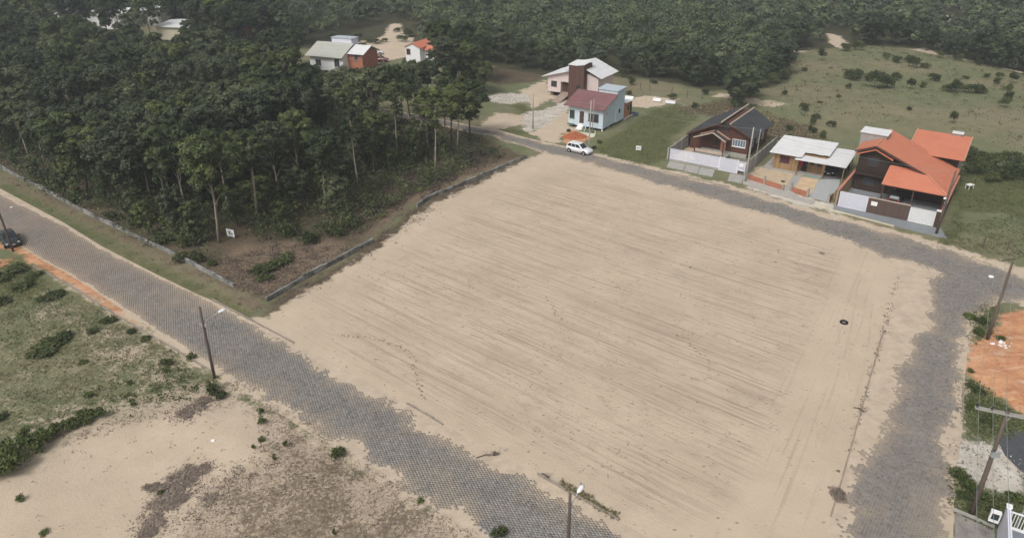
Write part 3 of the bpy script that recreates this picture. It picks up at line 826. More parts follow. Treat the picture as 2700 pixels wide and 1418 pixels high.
MB().bar((4.85, 17.0, 4.98), (4.85, 22.7, 6.08), 0.16, 0.2).bar((12.2, 15.35, 4.6), (12.06, 22.7, 6.06), 0.16, 0.2).build('trim', M['beam_orange'], r)
# barge boards of the gable and the second, lower pair of rakes over the balcony
bg_ = MB().bar((-0.55, 7.26, 5.72), (2.0, 7.26, 6.78), 0.07, 0.24).bar((2.0, 7.26, 6.78), (8.86, 7.5, 3.98), 0.07, 0.24).build('barge_board', M['brown_paint'], H1)
MB().slab([(-0.5, 7.35, 5.32), (2.0, 7.35, 6.42), (2.0, 8.19, 6.42), (-0.5, 8.19, 5.32)], 0.16).slab([(2.005, 7.35, 6.42), (4.4, 7.35, 5.35), (4.4, 8.19, 5.35), (2.005, 8.19, 6.42)], 0.16).build('balcony_roof', M['orange_roof'], H1)
bal = MB().box(-0.02, 3.97, 7.3, 8.19, 2.55, 2.75).build('balcony', M['dark_wood'], H1)
rl = MB()
for k in range(14): rl.box(0.05 + k * 0.29, 0.12 + k * 0.29, 7.34, 7.40, 2.75, 3.55)
rl.box(0.0, 3.95, 7.31, 7.43, 3.55, 3.64).build('railing', M['dark_wood'], bal)
window_y(H1, 1.25, 2.65, 3.75, 5.0, 8.2, 'brown_paint', 'glass', 2)
window_y(H1, 1.2, 2.6, 0.9, 2.0, 8.2, 'brown_paint', 'glass', 1)
window_y(H1, 6.0, 7.4, 1.0, 2.1, 8.6, 'brown_paint', 'glass', 1)
door_y(H1, 4.6, 5.5, 0.02, 2.15, 8.6, 'brown_paint', 'brown_paint')
for px in (4.3, 8.0, 11.6): MB().box(px, px + 0.18, 4.5, 4.68, 0, 2.74 if px < 11 else 2.73).build('post', M['brown_paint'], H1)
# water tank tower
MB().box(-0.95, 2.45, 11.5, 14.15, 5.3, 7.25).build('tank_tower', M['grey'], H1)
MB().slab([(-1.1, 11.35, 7.42), (2.6, 11.35, 7.42), (2.6, 14.3, 7.5), (-1.1, 14.3, 7.5)], 0.12).build('tank_roof', M['fibre_roof'], H1)
ch = MB().box(9.6, 10.7, 22.3, 23.1, 0, 6.3).build('chimney', M['concrete'], H1)
MB().slab([(9.4, 22.1, 6.45), (10.9, 22.1, 6.45), (10.9, 23.3, 6.45), (9.4, 23.3, 6.45)], 0.12).build('chimney_cap', M['fibre_roof'], ch)
# yard walls and street front of that plot
yw = tag(empty('yard_wall', (44.0, 91.8, 0), RZ_O), 'plastered side wall with salmon coping between timber house and pasture', 'wall')
MB().box(12.06, 12.24, 0.3, 15.3, 0, 2.3).build('wall', M['brown_paint'], yw)
MB().box(12.0, 12.3, 0.2, 15.4, 2.3, 2.42).build('coping', M['terracotta'], yw)
yw = tag(empty('yard_wall', (44.0, 91.8, 0), RZ_O), 'ochre side wall with salmon coping beside the cement drive', 'wall')
MB().box(-0.42, -0.22, 0.2, 16.4, 0, 2.2).build('wall', M['tan'], yw)
MB().box(-0.48, -0.16, 0.15, 16.45, 2.2, 2.3).build('coping', M['terracotta'], yw)
fr = tag(empty('metal_fence', (44.0, 91.8, 0), RZ_O), 'white slatted metal fence left of the brown sliding gate', 'fence')
slat_panel(fr, 0.0, 3.55, 0, 0.05, 2.2, M['lilac_white'])
fr = tag(empty('sliding_gate', (44.0, 91.8, 0), RZ_O), 'wide brown sliding gate with a white notice on it', 'gate')
g = MB().box(3.62, 8.55, -0.12, -0.04, 0.06, 2.15).build('gate_leaf', boards('brown_gate_boards', (0.085, 0.055, 0.047), (0.12, 0.08, 0.068), 0.14, 0), fr)
MB().box(3.6, 8.6, -0.14, 0.0, 2.15, 2.25).build('top_rail', M['beam'], fr)
MB().box(4.0, 4.75, -0.16, -0.125, 1.2, 1.75).build('notice', M['white'], fr)
MB().box(3.57, 8.6, -0.10, -0.02, 0.0, 0.05).build('track', M['steel'], fr)
fr = tag(empty('metal_fence', (44.0, 91.8, 0), RZ_O), 'white slatted metal fence right of the brown sliding gate', 'fence')
slat_panel(fr, 8.65, 11.6, 0, 0.05, 2.0, M['white'])
pl = tag(empty('gate_pillar', (44.0, 91.8, 0), RZ_O), 'brown pillar at the corner of the white fence and pasture', 'pillar')
MB().box(11.62, 12.05, -0.25, 0.18, 0, 2.2).build('shaft', M['brown_paint'], pl)
MB().box(11.56, 12.1, -0.3, 0.24, 2.2, 2.3).build('cap', M['white'], pl)
def sheet(name, pts, z, mat, par=None, th=0.1):
    o = MB().slab([(x, y, z) for x, y in pts], th).build(name, mat, par)
    if par is None: o['kind'] = 'structure'
    return o
RM_O = Matrix.Rotation(RZ_O, 3, 'Z')
def loc2w(O, rz, pts): 
    c, s_ = math.cos(rz), math.sin(rz)
    return [(O[0] + c * x - s_ * y, O[1] + s_ * x + c * y) for x, y in pts]
sheet('yard_paving', loc2w((44.0, 91.8), RZ_O, [(-0.2, 0.05), (12.05, 0.05), (12.05, 8.6), (-0.2, 8.6)]), 0.05, M['ramp'])
sheet('driveway', loc2w((44.0, 91.8), RZ_O, [(-0.4, -0.05), (12.5, -0.05), (13.6, -3.1), (10.9, -3.0), (-0.2, -1.7)]), 0.09, M['ramp'])
sheet('kerb', loc2w((44.0, 91.8), RZ_O, [(-2.2, -1.2), (-0.2, -1.75), (7.6, -2.75), (7.6, -2.95), (-0.3, -1.95), (-2.3, -1.4)]), 0.14, plain('pale_yellow_kerb', (0.52, 0.49, 0.36), 0.8), th=0.2)

# ------------------------------------------------------------------ low pine-board house with the white sheet roof
RZ_W = R(-33)
H2 = tag(empty('board_house', (40.0, 107.1, 0), RZ_W), 'low honey pine board house under a white corrugated roof', 'house')
MB().prismx([(0, 0.1), (7.2, 0.1), (7.2, 3.05), (0, 2.55)], 0.0, 3.6).build('wall', M['pine'], H2)
MB().prismx([(0.9, 0.1), (7.2, 0.1), (7.2, 3.04), (0.9, 2.6)], 3.602, 7.4).build('wall', M['pine'], H2)
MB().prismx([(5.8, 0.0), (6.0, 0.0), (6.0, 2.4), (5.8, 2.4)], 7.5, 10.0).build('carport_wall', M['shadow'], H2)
roof_sheets(H2, -0.6, 4.1, -0.85, 7.4, 2.72, 3.28, 5, M['fibre_roof'])
roof_sheets(H2, 4.15, 7.6, 1.1, 7.4, 2.98, 3.32, 4, M['fibre_roof'])
roof_sheets(H2, 3.3, 10.5, -1.35, 6.6, 2.42, 2.78, 7, M['fibre_roof'])
window_y(H2, 0.95, 2.35, 1.25, 2.25, 0.0, 'purple', 'purple', 1)
window_y(H2, 5.2, 5.75, 1.35, 2.2, 0.9, 'purple', 'glass', 0)
window_y(H2, 6.25, 6.85, 1.35, 2.2, 0.9, 'purple', 'glass', 0)
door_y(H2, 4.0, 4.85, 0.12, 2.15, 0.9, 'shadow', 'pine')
for px, py in ((3.75, -1.15), (7.45, -1.15), (10.2, -1.15), (10.2, 5.8)): MB().box(px, px + 0.12, py, py + 0.12, 0.0, 2.36).build('post', M['pine'], H2)
MB().box(-1.3, 7.3, -0.9, 7.3, -0.05, 0.1).build('floor_slab', M['concrete'], H2)
MB().box(5.0, 7.3, -1.25, -0.93, -0.05, 0.28).build('step', plain('green_cement', (0.20, 0.27, 0.24)), H2)
ct = tag(empty('hanging_towel', (40.0, 107.1, 0), RZ_W), 'red towel hanging in the doorway of the pine board house', 'towel')
tw = MB()
for k in range(6): tw.box(3.72 + k * 0.09, 3.81 + k * 0.09, 0.30 + 0.03 * (k % 2), 0.33 + 0.03 * (k % 2), 0.95 + 0.03 * (k % 3), 1.95)
tw.build('cloth', M['red_cloth'], ct)
MB().tube([(3.6, 0.31, 1.96), (4.4, 0.31, 1.96)], 0.012, 5).build('line', M['steel'], ct)
sheet('garden_path', loc2w((40.0, 107.1), RZ_W, [(3.55, -1.27), (4.75, -1.27), (5.0, -8.4), (4.1, -8.6)]), 0.04, M['concrete'])
sheet('driveway', loc2w((40.0, 107.1), RZ_W, [(7.32, -1.0), (9.95, 0.4), (9.95, 5.7), (7.45, 5.7), (7.45, 0.0)]), 0.03, plain('dark_cement', (0.16, 0.16, 0.16)))
sheet('driveway', loc2w((40.0, 107.1), RZ_W, [(7.25, -1.0), (9.9, 0.4), (10.3, -3.0), (10.15, -9.8), (7.7, -9.3)]), 0.035, plain('pale_cement', (0.37, 0.38, 0.38), 0.85, 0.12))
sheet('garden_bed', loc2w((40.0, 107.1), RZ_W, [(-1.5, -1.0), (3.5, -1.28), (4.0, -8.4), (-1.5, -6.7)]), 0.02, plain('garden_sand', (0.47, 0.37, 0.255), 0.95, 0.25, scale=0.8))
sheet('garden_bed', loc2w((40.0, 107.1), RZ_W, [(4.9, -1.3), (7.2, -1.3), (7.6, -9.0), (5.1, -8.5)]), 0.022, plain('garden_sand_warm', (0.55, 0.40, 0.255), 0.95, 0.25, scale=0.8))
def brick_wall(pts, h, label, posts):
    root = tag(empty('brick_wall', (*pts[0], 0)), label, 'wall')
    d = Vector((pts[1][0] - pts[0][0], pts[1][1] - pts[0][1], 0)); L = d.length
    root.rotation_euler.z = math.atan2(d.y, d.x)
    # courses of hollow brick, each brick its own tone
    MB().box(0, L, -0.07, 0.07, 0, h).build('wall', M['brick'], root)
    for x, hh in posts: MB().box(x - 0.12, x + 0.12, -0.12, 0.12, 0, hh).build('post', M['grey'], root)
fw = loc2w((40.0, 107.1), RZ_W, [(-1.75, -7.0), (4.05, -8.85), (4.95, -8.55), (7.55, -9.45), (10.35, -10.1), (10.5, -8.4)])
brick_wall((fw[0], fw[1]), 0.78, 'low red brick wall fronting the sandy garden, longer stretch with three posts', [(0.1, 0.95), (2.9, 1.35), (5.95, 0.95)])
brick_wall((fw[2], fw[3]), 0.8, 'short red brick wall between garden path and pale cement drive', [(0.0, 1.35), (2.65, 1.3)])
brick_wall((fw[4], fw[5]), 0.95, 'stub of red brick wall at the ochre wall by the pale drive', [(0.05, 1.35)])

# ------------------------------------------------------------------ red-brown timber house with the dark gable roof
RZ_B = R(-34.2); OB = (24.9, 110.8)
H3 = tag(empty('gabled_house', (*OB, 0), RZ_B), 'red-brown timber house under a dark gable roof with split ridge', 'house')
MB().prism([(0.15, 0.0), (9.75, 0.0), (9.75, 3.35), (5.95, 5.2), (0.15, 2.45)], 7.9, 17.9).build('wall', M['red_wood'], H3)
MB().box(2.3, 9.8, 7.4, 7.88, 0.0, 0.55).build('plinth', M['concrete'], H3)
MB().slab([(-0.35, 7.0, 2.55), (5.25, 7.0, 5.2), (5.25, 20.2, 5.2), (-0.35, 18.6, 2.55)], 0.13).build('roof', M['slate_roof'], H3)
MB().slab([(6.65, 7.4, 5.05), (10.5, 7.4, 3.3), (10.5, 17.9, 3.3), (6.65, 19.2, 5.05)], 0.13).build('roof', M['slate_roof'], H3)
MB().box(5.26, 6.64, 7.95, 18.4, 4.6, 4.78).build('ridge_gutter', M['red_wood'], H3)
MB().bar((5.28, 7.0, 5.32), (5.28, 20.2, 5.32), 0.2, 0.2).build('ridge_beam', M['beam'], H3)
MB().bar((6.6, 7.3, 5.15), (6.6, 19.2, 5.15), 0.2, 0.2).build('ridge_beam', M['beam'], H3)
MB().bar((-0.35, 7.0, 2.45), (5.25, 7.0, 5.1), 0.06, 0.2).bar((6.65, 7.38, 4.95), (10.5, 7.38, 3.2), 0.06, 0.2).build('barge_board', M['red_wood'], H3)
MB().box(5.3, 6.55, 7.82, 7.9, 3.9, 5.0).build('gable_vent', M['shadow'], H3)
pr = MB().slab([(1.7, 5.2, 2.75), (4.7, 5.2, 3.95), (4.7, 7.85, 3.95), (1.7, 7.85, 2.75)], 0.1).slab([(4.705, 5.2, 3.95), (6.9, 5.2, 2.85), (6.9, 7.85, 2.85), (4.705, 7.85, 3.95)], 0.1).build('porch_roof', M['slate_roof'], H3)
MB().bar((1.6, 5.15, 2.72), (4.7, 5.15, 3.98), 0.14, 0.16).bar((4.7, 5.15, 3.98), (6.95, 5.15, 2.8), 0.14, 0.16).build('rafter', M['beam'], pr)
MB().bar((4.9, 6.6, 3.92), (7.2, 6.6, 2.86), 0.14, 0.16).bar((2.2, 6.6, 3.06), (4.5, 6.6, 3.98), 0.14, 0.1).build('rafter', M['beam_orange'], pr)
for px in (1.9, 6.5): MB().box(px, px + 0.16, 5.3, 5.46, 0.0, 2.85).build('post', M['red_wood'], H3)
MB().box(2.1, 6.6, 5.3, 5.38, 0.5, 1.0).build('porch_rail', M['beam'], H3)
MB().box(1.7, 7.2, 5.1, 7.39, 0.0, 0.35).build('porch_floor', M['concrete'], H3)
window_y(H3, 7.15, 9.3, 1.55, 2.75, 7.9, 'white', 'curtain', 4)
window_y(H3, 4.35, 5.0, 1.3, 2.5, 7.9, 'red_wood', 'glass', 0)
door_y(H3, 5.3, 6.2, 0.35, 2.4, 7.9, 'beam_orange', 'red_wood')
for y in (9.5, 12.2, 14.8): window_x(H3, y, y + 0.9, 1.3, 2.4, 9.75, 'white', 'curtain')
MB().tube([(9.9, 8.4, 0.2), (9.9, 8.4, 3.0)], 0.05, 6).build('drain_pipe', M['white'], H3)
# plot walls: grey panels along both sides
for xw, yb, lab in ((-0.42, 18.3, 'grey concrete wall along the grassy plot beside the gabled house'), (11.95, 15.5, 'grey concrete wall between gabled house and pine board house')):
    w = tag(empty('boundary_wall', (*OB, 0), RZ_B), lab, 'wall')
    n = 7
    for k in range(n):
        y0 = 0.1 + k * (yb / n); y1 = y0 + yb / n - 0.02
        zt = (1.9 + 0.09 * k) if xw < 0 else 1.9
        MB().box(xw, xw + 0.16, y0, y1, 0, zt + random.uniform(-0.03, 0.03)).build('wall_panel', M['grey'], w)
        MB().box(xw - 0.04, xw + 0.2, y0 - 0.1, y0 - 0.004, 0, zt + 0.1).build('post', M['concrete'], w)
f0 = tag(empty('metal_fence', (*OB, 0), RZ_B), 'white slatted metal front fence of the gabled house', 'fence')
MB().box(0.0, 8.1, -0.1, 0.1, 0.0, 0.32).build('plinth', M['concrete'], f0)
for a, b in ((0.0, 3.0), (3.04, 5.5), (5.54, 8.0)): slat_panel(f0, a, b, 0, 0.33, 1.95, M['lilac_white'])
slat_panel(f0, 10.95, 12.0, 0, 0.5, 1.95, M['lilac_white'])
MB().box(11.1, 11.75, -0.14, -0.05, 1.15, 1.75).build('mail_box', M['white'], f0)
f0 = tag(empty('metal_gate', (*OB, 0), RZ_B), 'white slatted metal gate with paler frame in front of gabled house', 'gate')
slat_panel(f0, 8.1, 10.9, -0.12, 0.05, 2.1, M['lilac_white'], 'gate_leaf')
MB().box(8.05, 8.15, -0.2, -0.02, 0.02, 2.2).build('post', M['white'], f0)
MB().box(10.86, 10.96, -0.2, -0.02, 0.02, 2.2).build('post', M['white'], f0)
yp = sheet('yard_paving', loc2w(OB, RZ_B, [(1.9, 0.2), (11.9, 0.2), (11.9, 7.3), (1.9, 5.0)]), 0.05, plain('grey_brown_cement', (0.20, 0.175, 0.155), 0.9, 0.2))
sp_ = tag(empty('sand_heap', (*loc2w(OB, RZ_B, [(1.35, 2.6)])[0], 0)), 'yellow sand heap behind the white front fence', 'sand heap')
def heap(name, rx, ry, h, mat, par, n=18, m=7, seed=0, loc=(0, 0, 0)):
    vs, fs = [(0, 0, h)], []
    for i in range(1, m + 1):
        for j in range(n):
            t = 2 * math.pi * j / n; rr = i / m * (1 + 0.16 * mnoise.noise((math.cos(t) * 1.3 + seed, math.sin(t) * 1.3, 4)))
            z = h * (1 - i / m) ** 0.9 * (1 + 0.2 * mnoise.noise((math.cos(t) * i + seed, math.sin(t) * i, 1)))
            vs.append((rx * rr * math.cos(t), ry * rr * math.sin(t), z if i < m else -0.05))
    for j in range(n): fs.append((0, 1 + j, 1 + (j + 1) % n))
    for i in range(m - 1):
        for j in range(n):
            a = 1 + i * n + j; b = 1 + i * n + (j + 1) % n
            fs.append((a, a + n, b + n, b))
    return MB().add(vs, fs).build(name, mat, par, loc, smooth=True)
heap('sand', 1.7, 1.9, 0.8, plain('yellow_sand', (0.50, 0.40, 0.24), 0.95, 0.2), sp_)
pv = tag(empty('pavement', (*OB, 0), RZ_B), kind='structure')
for k, (a, b) in enumerate(((0.2, 2.9), (3.0, 5.2), (5.3, 7.6), (10.0, 12.1))):
    sk = 0.9
    MB().slab([(a + 0.1, -0.6, 0.10), (b + 0.1, -0.6, 0.10), (b + sk - 0.1, -3.4 - 0.12 * k, 0.10), (a + sk - 0.1, -3.4 - 0.12 * k, 0.10)], 0.2).build('slab', M['concrete'], pv)
sheet('pavement', loc2w(OB, RZ_B, [(12.2, -0.7), (12.3, 0.3), (19.2, -1.9), (21.3, -4.6), (23.6, -5.0), (23.4, -6.3), (18.2, -5.5), (13.1, -3.9)]), 0.10, plain('pale_pavement', (0.38, 0.355, 0.325), 0.9, 0.18), th=0.2)

# ------------------------------------------------------------------ pale blue stilt house with maroon roof, orange brick annex
RZ_L = R(-31.8); OL = (10.2, 129.7)
H4 = tag(empty('stilt_house', (*OL, 0), RZ_L), 'pale blue board house on short stilts under a maroon roof', 'house')
MB().prismx([(0, 0.45), (5.0, 0.45), (5.0, 5.2), (0, 3.75)], 0.0, 6.8).build('wall', M['blue_wall'], H4)
MB().box(3.4, 7.05, 5.002, 8.4, 0.45, 6.15).build('tower_wall', M['blue_wall'], H4)
MB().slab([(-0.75, -0.75, 3.98), (7.25, -0.75, 3.98), (7.25, 5.0, 5.62), (-0.75, 5.0, 5.62)], 0.12).build('roof', M['maroon_roof'], H4)
MB().box(-0.02, 3.4, 5.002, 8.2, 0.45, 4.6).build('rear_wall', M['blue_wall'], H4)
MB().slab([(3.1, 4.8, 6.22), (7.25, 4.8, 6.22), (7.25, 8.7, 6.3), (3.1, 8.7, 6.3)], 0.1).build('tower_roof', plain('zinc_roof', (0.42, 0.47, 0.52), 0.6, 0.12), H4)
for x in (0.08, 3.3, 6.55):
    for y in (0.08, 2.6, 4.8): MB().box(x, x + 0.18, y, y + 0.18, 0, 0.46).build('stilt', M['white'] if y < 1 else M['grey'], H4)
for x in (0.2, 6.7): MB().box(x, x + 0.2, 8.0, 8.2, 0, 0.46).build('stilt', M['grey'], H4)
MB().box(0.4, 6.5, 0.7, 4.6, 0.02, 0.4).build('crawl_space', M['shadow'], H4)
window_y(H4, 0.2, 1.2, 1.6, 3.05, 0.0, 'green', 'glass', 0)
door_y(H4, 2.2, 3.1, 0.95, 3.1, 0.0, 'brown_paint', 'white')
window_y(H4, 3.95, 5.95, 1.55, 2.95, 0.0, 'brown_paint', 'glass', 2)
window_x(H4, 1.15, 1.75, 2.5, 3.2, 6.8, 'white', 'glass')
window_x(H4, 6.0, 6.6, 2.0, 2.7, 7.05, 'blue_tarp', 'glass')
st_ = MB()
for k in range(4): st_.box(2.1, 3.2, -0.3 - 0.28 * k, -0.03 - 0.28 * k, 0.0, 0.85 - 0.21 * k)
st_.build('steps', M['white'], H4)
MB().box(-0.05, 1.3, -0.55, -0.02, 0.5, 0.6).build('ledge', M['green'], H4)
an = tag(empty('brick_annex', (*OL, 0), RZ_L), 'small orange brick annex with white roof behind the blue house', 'annex')
MB().prismx([(8.9, 0.4), (12.2, 0.4), (12.2, 2.9), (8.9, 3.1)], 3.6, 7.0).build('wall', M['orange_brick'], an)
MB().slab([(3.4, 8.85, 3.3), (7.4, 8.85, 3.3), (7.2, 12.6, 3.05), (3.4, 12.6, 3.05)], 0.1).build('roof', M['white'], an)
MB().box(3.6, 7.4, 8.7, 12.4, 0.0, 0.38).build('floor', M['concrete'], an)
window_x(an, 9.9, 10.7, 1.5, 2.4, 7.0, 'brown_paint', 'glass')
MB().box(7.0, 7.06, 11.2, 12.0, 0.4, 2.4).build('door', M['shadow'], an)

# ------------------------------------------------------------------ pink stilt house with the brown tower
OP = (7.4, 151.8); RZ_P = R(-31)
H5 = tag(empty('tower_house', (*OP, 0), RZ_P), 'pale pink house with brown plank-clad tower and light roof', 'house')
MB().prism([(0, 1.0), (3.0, 1.0), (3.0, 4.95), (0, 4.1)], 0, 8.0).build('wall', M['pink_wall'], H5)
MB().prism([(3.002, 3.25), (5.02, 3.25), (5.02, 5.5), (3.002, 4.95)], 0.003, 8.0).build('wall', M['pink_wall'], H5)
MB().prism([(3.003, 1.0), (5.02, 1.0), (5.02, 3.25), (3.003, 3.25)], 0.9, 7.98).build('recess_wall', M['brown_tower'], H5)
MB().box(5.03, 8.4, -0.6, 3.2, 0.1, 7.0).build('tower', M['brown_tower'], H5)
MB().prism([(5.04, 1.0), (11.0, 1.0), (11.0, 4.6), (7.0, 5.9), (5.04, 5.5)], 3.21, 8.0).build('wall', M['pink_wall'], H5)
MB().prism([(8.41, 1.0), (10.9, 1.0), (10.9, 4.5), (8.41, 5.2)], 1.0, 3.2).build('wall', M['pink_wall'], H5)
MB().slab([(-1.1, -0.7, 4.0), (5.0, -0.7, 5.72), (5.0, 8.6, 5.72), (-1.1, 8.6, 4.0)], 0.1).build('roof', M['fibre_roof_x'], H5)
MB().slab([(3.6, 0.4, 6.1), (6.6, 3.2, 6.9), (6.6, 8.6, 6.9), (3.6, 8.6, 6.1)], 0.1).build('roof', M['fibre_roof_x'], H5)
MB().slab([(6.61, 3.2, 6.9), (8.45, 0.3, 6.2), (11.9, 0.3, 4.75), (11.9, 8.6, 4.75), (6.61, 8.6, 6.9)], 0.1).build('roof', M['fibre_roof_x'], H5)
MB().slab([(4.9, -0.75, 7.05), (6.8, -0.75, 7.02), (8.55, -0.75, 7.3), (8.55, 3.3, 7.5), (4.9, 3.3, 7.3)], 0.08).build('tower_roof', M['fibre_roof'], H5)
window_y(H5, 0.8, 2.1, 2.1, 3.2, 0.0, 'brown_paint', 'glass', 1)
door_y(H5, 3.6, 4.5, 1.0, 3.1, 0.9, 'brown_paint', 'brown_paint')
window_y(H5, 6.8, 7.7, 2.3, 3.1, -0.6, 'brown_paint', 'glass', 1)
for x in (0.1, 2.7, 8.6, 10.6):
    for y in (1.2, 4.0, 7.6): MB().box(x, x + 0.2, y, y + 0.2, 0, 1.0).build('stilt', M['grey'], H5)
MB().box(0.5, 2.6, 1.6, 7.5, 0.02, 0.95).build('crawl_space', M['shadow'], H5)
MB().slab([(3.05, -4.2, 0.12), (5.0, -4.2, 0.12), (5.0, 0.9, 1.05), (3.05, 0.9, 1.05)], 0.14).build('ramp', plain('brown_cement', (0.30, 0.235, 0.19), 0.9), H5)

# ------------------------------------------------------------------ houses beyond the grove
OA = (-38.5, 175.2); RZ_A = R(-20)
H6 = tag(empty('grove_house', (*OA, 0), RZ_A), 'house of bare brick and white plaster with khaki and grey sheet roofs', 'house')
MB().prismx([(0.0, 0.2), (7.0, 0.2), (7.0, 3.6), (3.4, 5.3), (0.0, 4.2)], 0.0, 3.9).build('brick_wall', M['brick'], H6)
MB().prismx([(-2.2, 0.2), (8.0, 0.2), (8.0, 3.9), (2.8, 5.6), (-2.2, 3.7)], -9.0, -0.003).build('wall', M['white'], H6)
MB().slab([(-9.8, -3.0, 3.5), (0.2, -3.0, 3.5), (0.2, 2.8, 5.8), (-9.8, 2.8, 5.8)], 0.12).build('roof', M['khaki_roof'], H6)
MB().slab([(0.21, -0.6, 4.1), (4.6, -0.6, 4.1), (4.6, 3.4, 5.5), (0.21, 3.4, 5.5)], 0.1).build('roof', M['fibre_roof'], H6)
MB().slab([(0.21, 3.42, 5.5), (4.6, 3.42, 5.5), (4.6, 7.6, 3.7), (0.21, 7.6, 3.7)], 0.1).build('roof', M['fibre_roof'], H6)
MB().slab([(-9.8, 2.82, 5.8), (0.2, 2.82, 5.8), (0.2, 8.4, 3.8), (-9.8, 8.4, 3.8)], 0.12).build('roof', M['khaki_roof'], H6)
tk = MB().box(-6.0, -0.6, 3.2, 6.2, 4.4, 6.7).build('tank_housing', M['lilac_white'], H6)
MB().slab([(-6.2, 3.0, 6.85), (-0.4, 3.0, 6.85), (-0.4, 6.4, 6.75), (-6.2, 6.4, 6.75)], 0.1).build('lid', plain('zinc_roof', (0.42, 0.47, 0.52)), tk)
window_y(H6, 1.7, 2.7, 2.6, 3.9, 0.0, 'grey', 'glass', 1)
window_y(H6, -2.4, -1.0, 1.2, 3.0, -2.2, 'grey', 'glass', 1)
window_y(H6, -7.5, -6.0, 1.2, 2.6, -2.2, 'grey', 'glass', 1)
bp = tag(empty('brick_stack', (*loc2w(OA, RZ_A, [(3.4, -1.7)])[0], 0), RZ_A), 'stack of orange bricks at the corner of the bare brick house', 'bricks')
for r_ in range(4):
    for c_ in range(5): MB().box(c_ * 0.52, c_ * 0.52 + 0.49, 0, 1.1, r_ * 0.22, r_ * 0.22 + 0.2).build('brick_bundle', M['orange_brick'], bp)
OBh = G(820 + 1630 / 6.44, 80 + 560 / 6.44); RZ_H = R(-25)
H7 = tag(empty('white_house', (*OBh, 0), RZ_H), 'small white gabled house with orange roof half hidden by trees', 'house')
MB().prism([(-0.2, 0), (3.9, 0), (3.9, 4.0), (1.85, 4.9), (-0.2, 4.0)], 0, 8.0).build('wall', M['white'], H7)
MB().box(3.91, 9.5, 2.0, 8.0, 0, 3.2).build('wall', M['white'], H7)
MB().slab([(-0.5, -0.3, 3.95), (1.84, -0.3, 5.0), (1.84, 8.3, 5.0), (-0.5, 8.3, 3.95)], 0.1).build('roof', M['orange_roof'], H7)
MB().slab([(1.85, -0.3, 5.0), (4.2, -0.3, 3.95), (4.2, 8.3, 3.95), (1.85, 8.3, 5.0)], 0.1).build('roof', M['orange_roof'], H7)
MB().slab([(3.9, 1.4, 3.3), (10.0, 1.4, 3.3), (10.0, 5.0, 4.8), (3.9, 5.0, 4.8)], 0.1).build('side_roof', M['orange_roof_y'], H7)
MB().slab([(3.9, 5.01, 4.8), (10.0, 5.01, 4.8), (10.0, 8.5, 3.4), (3.9, 8.5, 3.4)], 0.1).build('side_roof', M['orange_roof_y'], H7)
window_y(H7, 0.1, 1.2, 2.2, 3.5, 0.0, 'brown_paint', 'purple', 1)
window_y(H7, 5.0, 6.2, 1.2, 2.4, 2.0, 'brown_paint', 'glass', 1)
def far_house(loc, rz, w, d, h, wall, roof, label, flat=False):
    o = tag(empty('distant_house', (*loc, 0), rz), label, 'house')
    MB().box(0, w, 0, d, 0, h).build('wall', M[wall], o)
    if flat: MB().slab([(-0.4, -0.6, h + 0.15), (w + 0.4, -0.6, h + 0.15), (w + 0.4, d + 0.4, h + 0.8), (-0.4, d + 0.4, h + 0.8)], 0.12).build('roof', M[roof], o)
    else:
        MB().slab([(-0.4, -0.6, h), (w + 0.4, -0.6, h), (w + 0.4, d / 2, h + 1.6), (-0.4, d / 2, h + 1.6)], 0.12).build('roof', M[roof], o)
        MB().slab([(-0.4, d / 2 + 0.01, h + 1.6), (w + 0.4, d / 2 + 0.01, h + 1.6), (w + 0.4, d + 0.6, h), (-0.4, d + 0.6, h)], 0.12).build('roof', M[roof], o)
    for k in range(2): window_y(o, w * (0.18 + 0.45 * k), w * (0.18 + 0.45 * k) + 1.3, 1.1, 2.3, 0.0, 'brown_paint', 'glass', 1)
    door_y(o, w * 0.45, w * 0.45 + 0.9, 0.05, 2.1, 0.0)
far_house((-95, 203), R(-12), 10, 8, 5.6, 'cream', 'fibre_roof', 'cream walled house with white roof between trees at the wood', True)
far_house((-140, 236), R(-8), 22, 8, 4.2, 'white', 'fibre_roof', 'long white roofed house glimpsed between dark trees', False)
far_house((-117, 240), R(-15), 8, 7, 4.6, 'grey', 'fibre_roof', 'grey block house with a thin white roof edge', True)
far_house((-86, 226), R(-20), 9, 7, 4.0, 'brick', 'orange_roof_y', 'brick house with orange roof behind the dark eucalyptus', False)
far_house((-138, 196), R(-20), 9, 8, 3.4, 'cream', 'khaki_roof', 'low yellowish house at the far end of the paved street', False)
# ================================================================== WALLS OF THE WOODED PLOT, KERBS
def low_wall(pts, label, h=0.55, step=2.4):
    """low block wall laid in lengths that have settled unevenly"""
    root = tag(empty('block_wall', (pts[0][0], pts[0][1], 0)), label, 'wall')
    o = Vector((pts[0][0], pts[0][1], 0))
    for a, b in zip(pts[:-1], pts[1:]):
        a, b = Vector((*a, 0)), Vector((*b, 0)); L = (b - a).length; n = max(1, round(L / step)); d = (b - a) / L
        for k in range(n):
            p = a + d * (L * k / n) - o; q_ = a + d * (L * (k + 1) / n - 0.02) - o
            hh = h + random.uniform(-0.10, 0.10); z2 = hh + random.uniform(-0.05, 0.05); s = Vector((-d.y, d.x, 0)) * random.uniform(-0.03, 0.03)
            p, q_ = p + s, q_ + s
            t = Vector((-d.y, d.x, 0)) * 0.11
            vs = [p - t, q_ - t, q_ + t, p + t]
            top = [v + Vector((0, 0, hh if i in (0, 3) else z2)) for i, v in enumerate(vs)]
            MB().add([v + Vector((0, 0, -0.1)) for v in vs] + top, [(3, 2, 1, 0), (4, 5, 6, 7), (0, 1, 5, 4), (1, 2, 6, 5), (2, 3, 7, 6), (3, 0, 4, 7)]).build('wall_length', M_BLOCK, root)
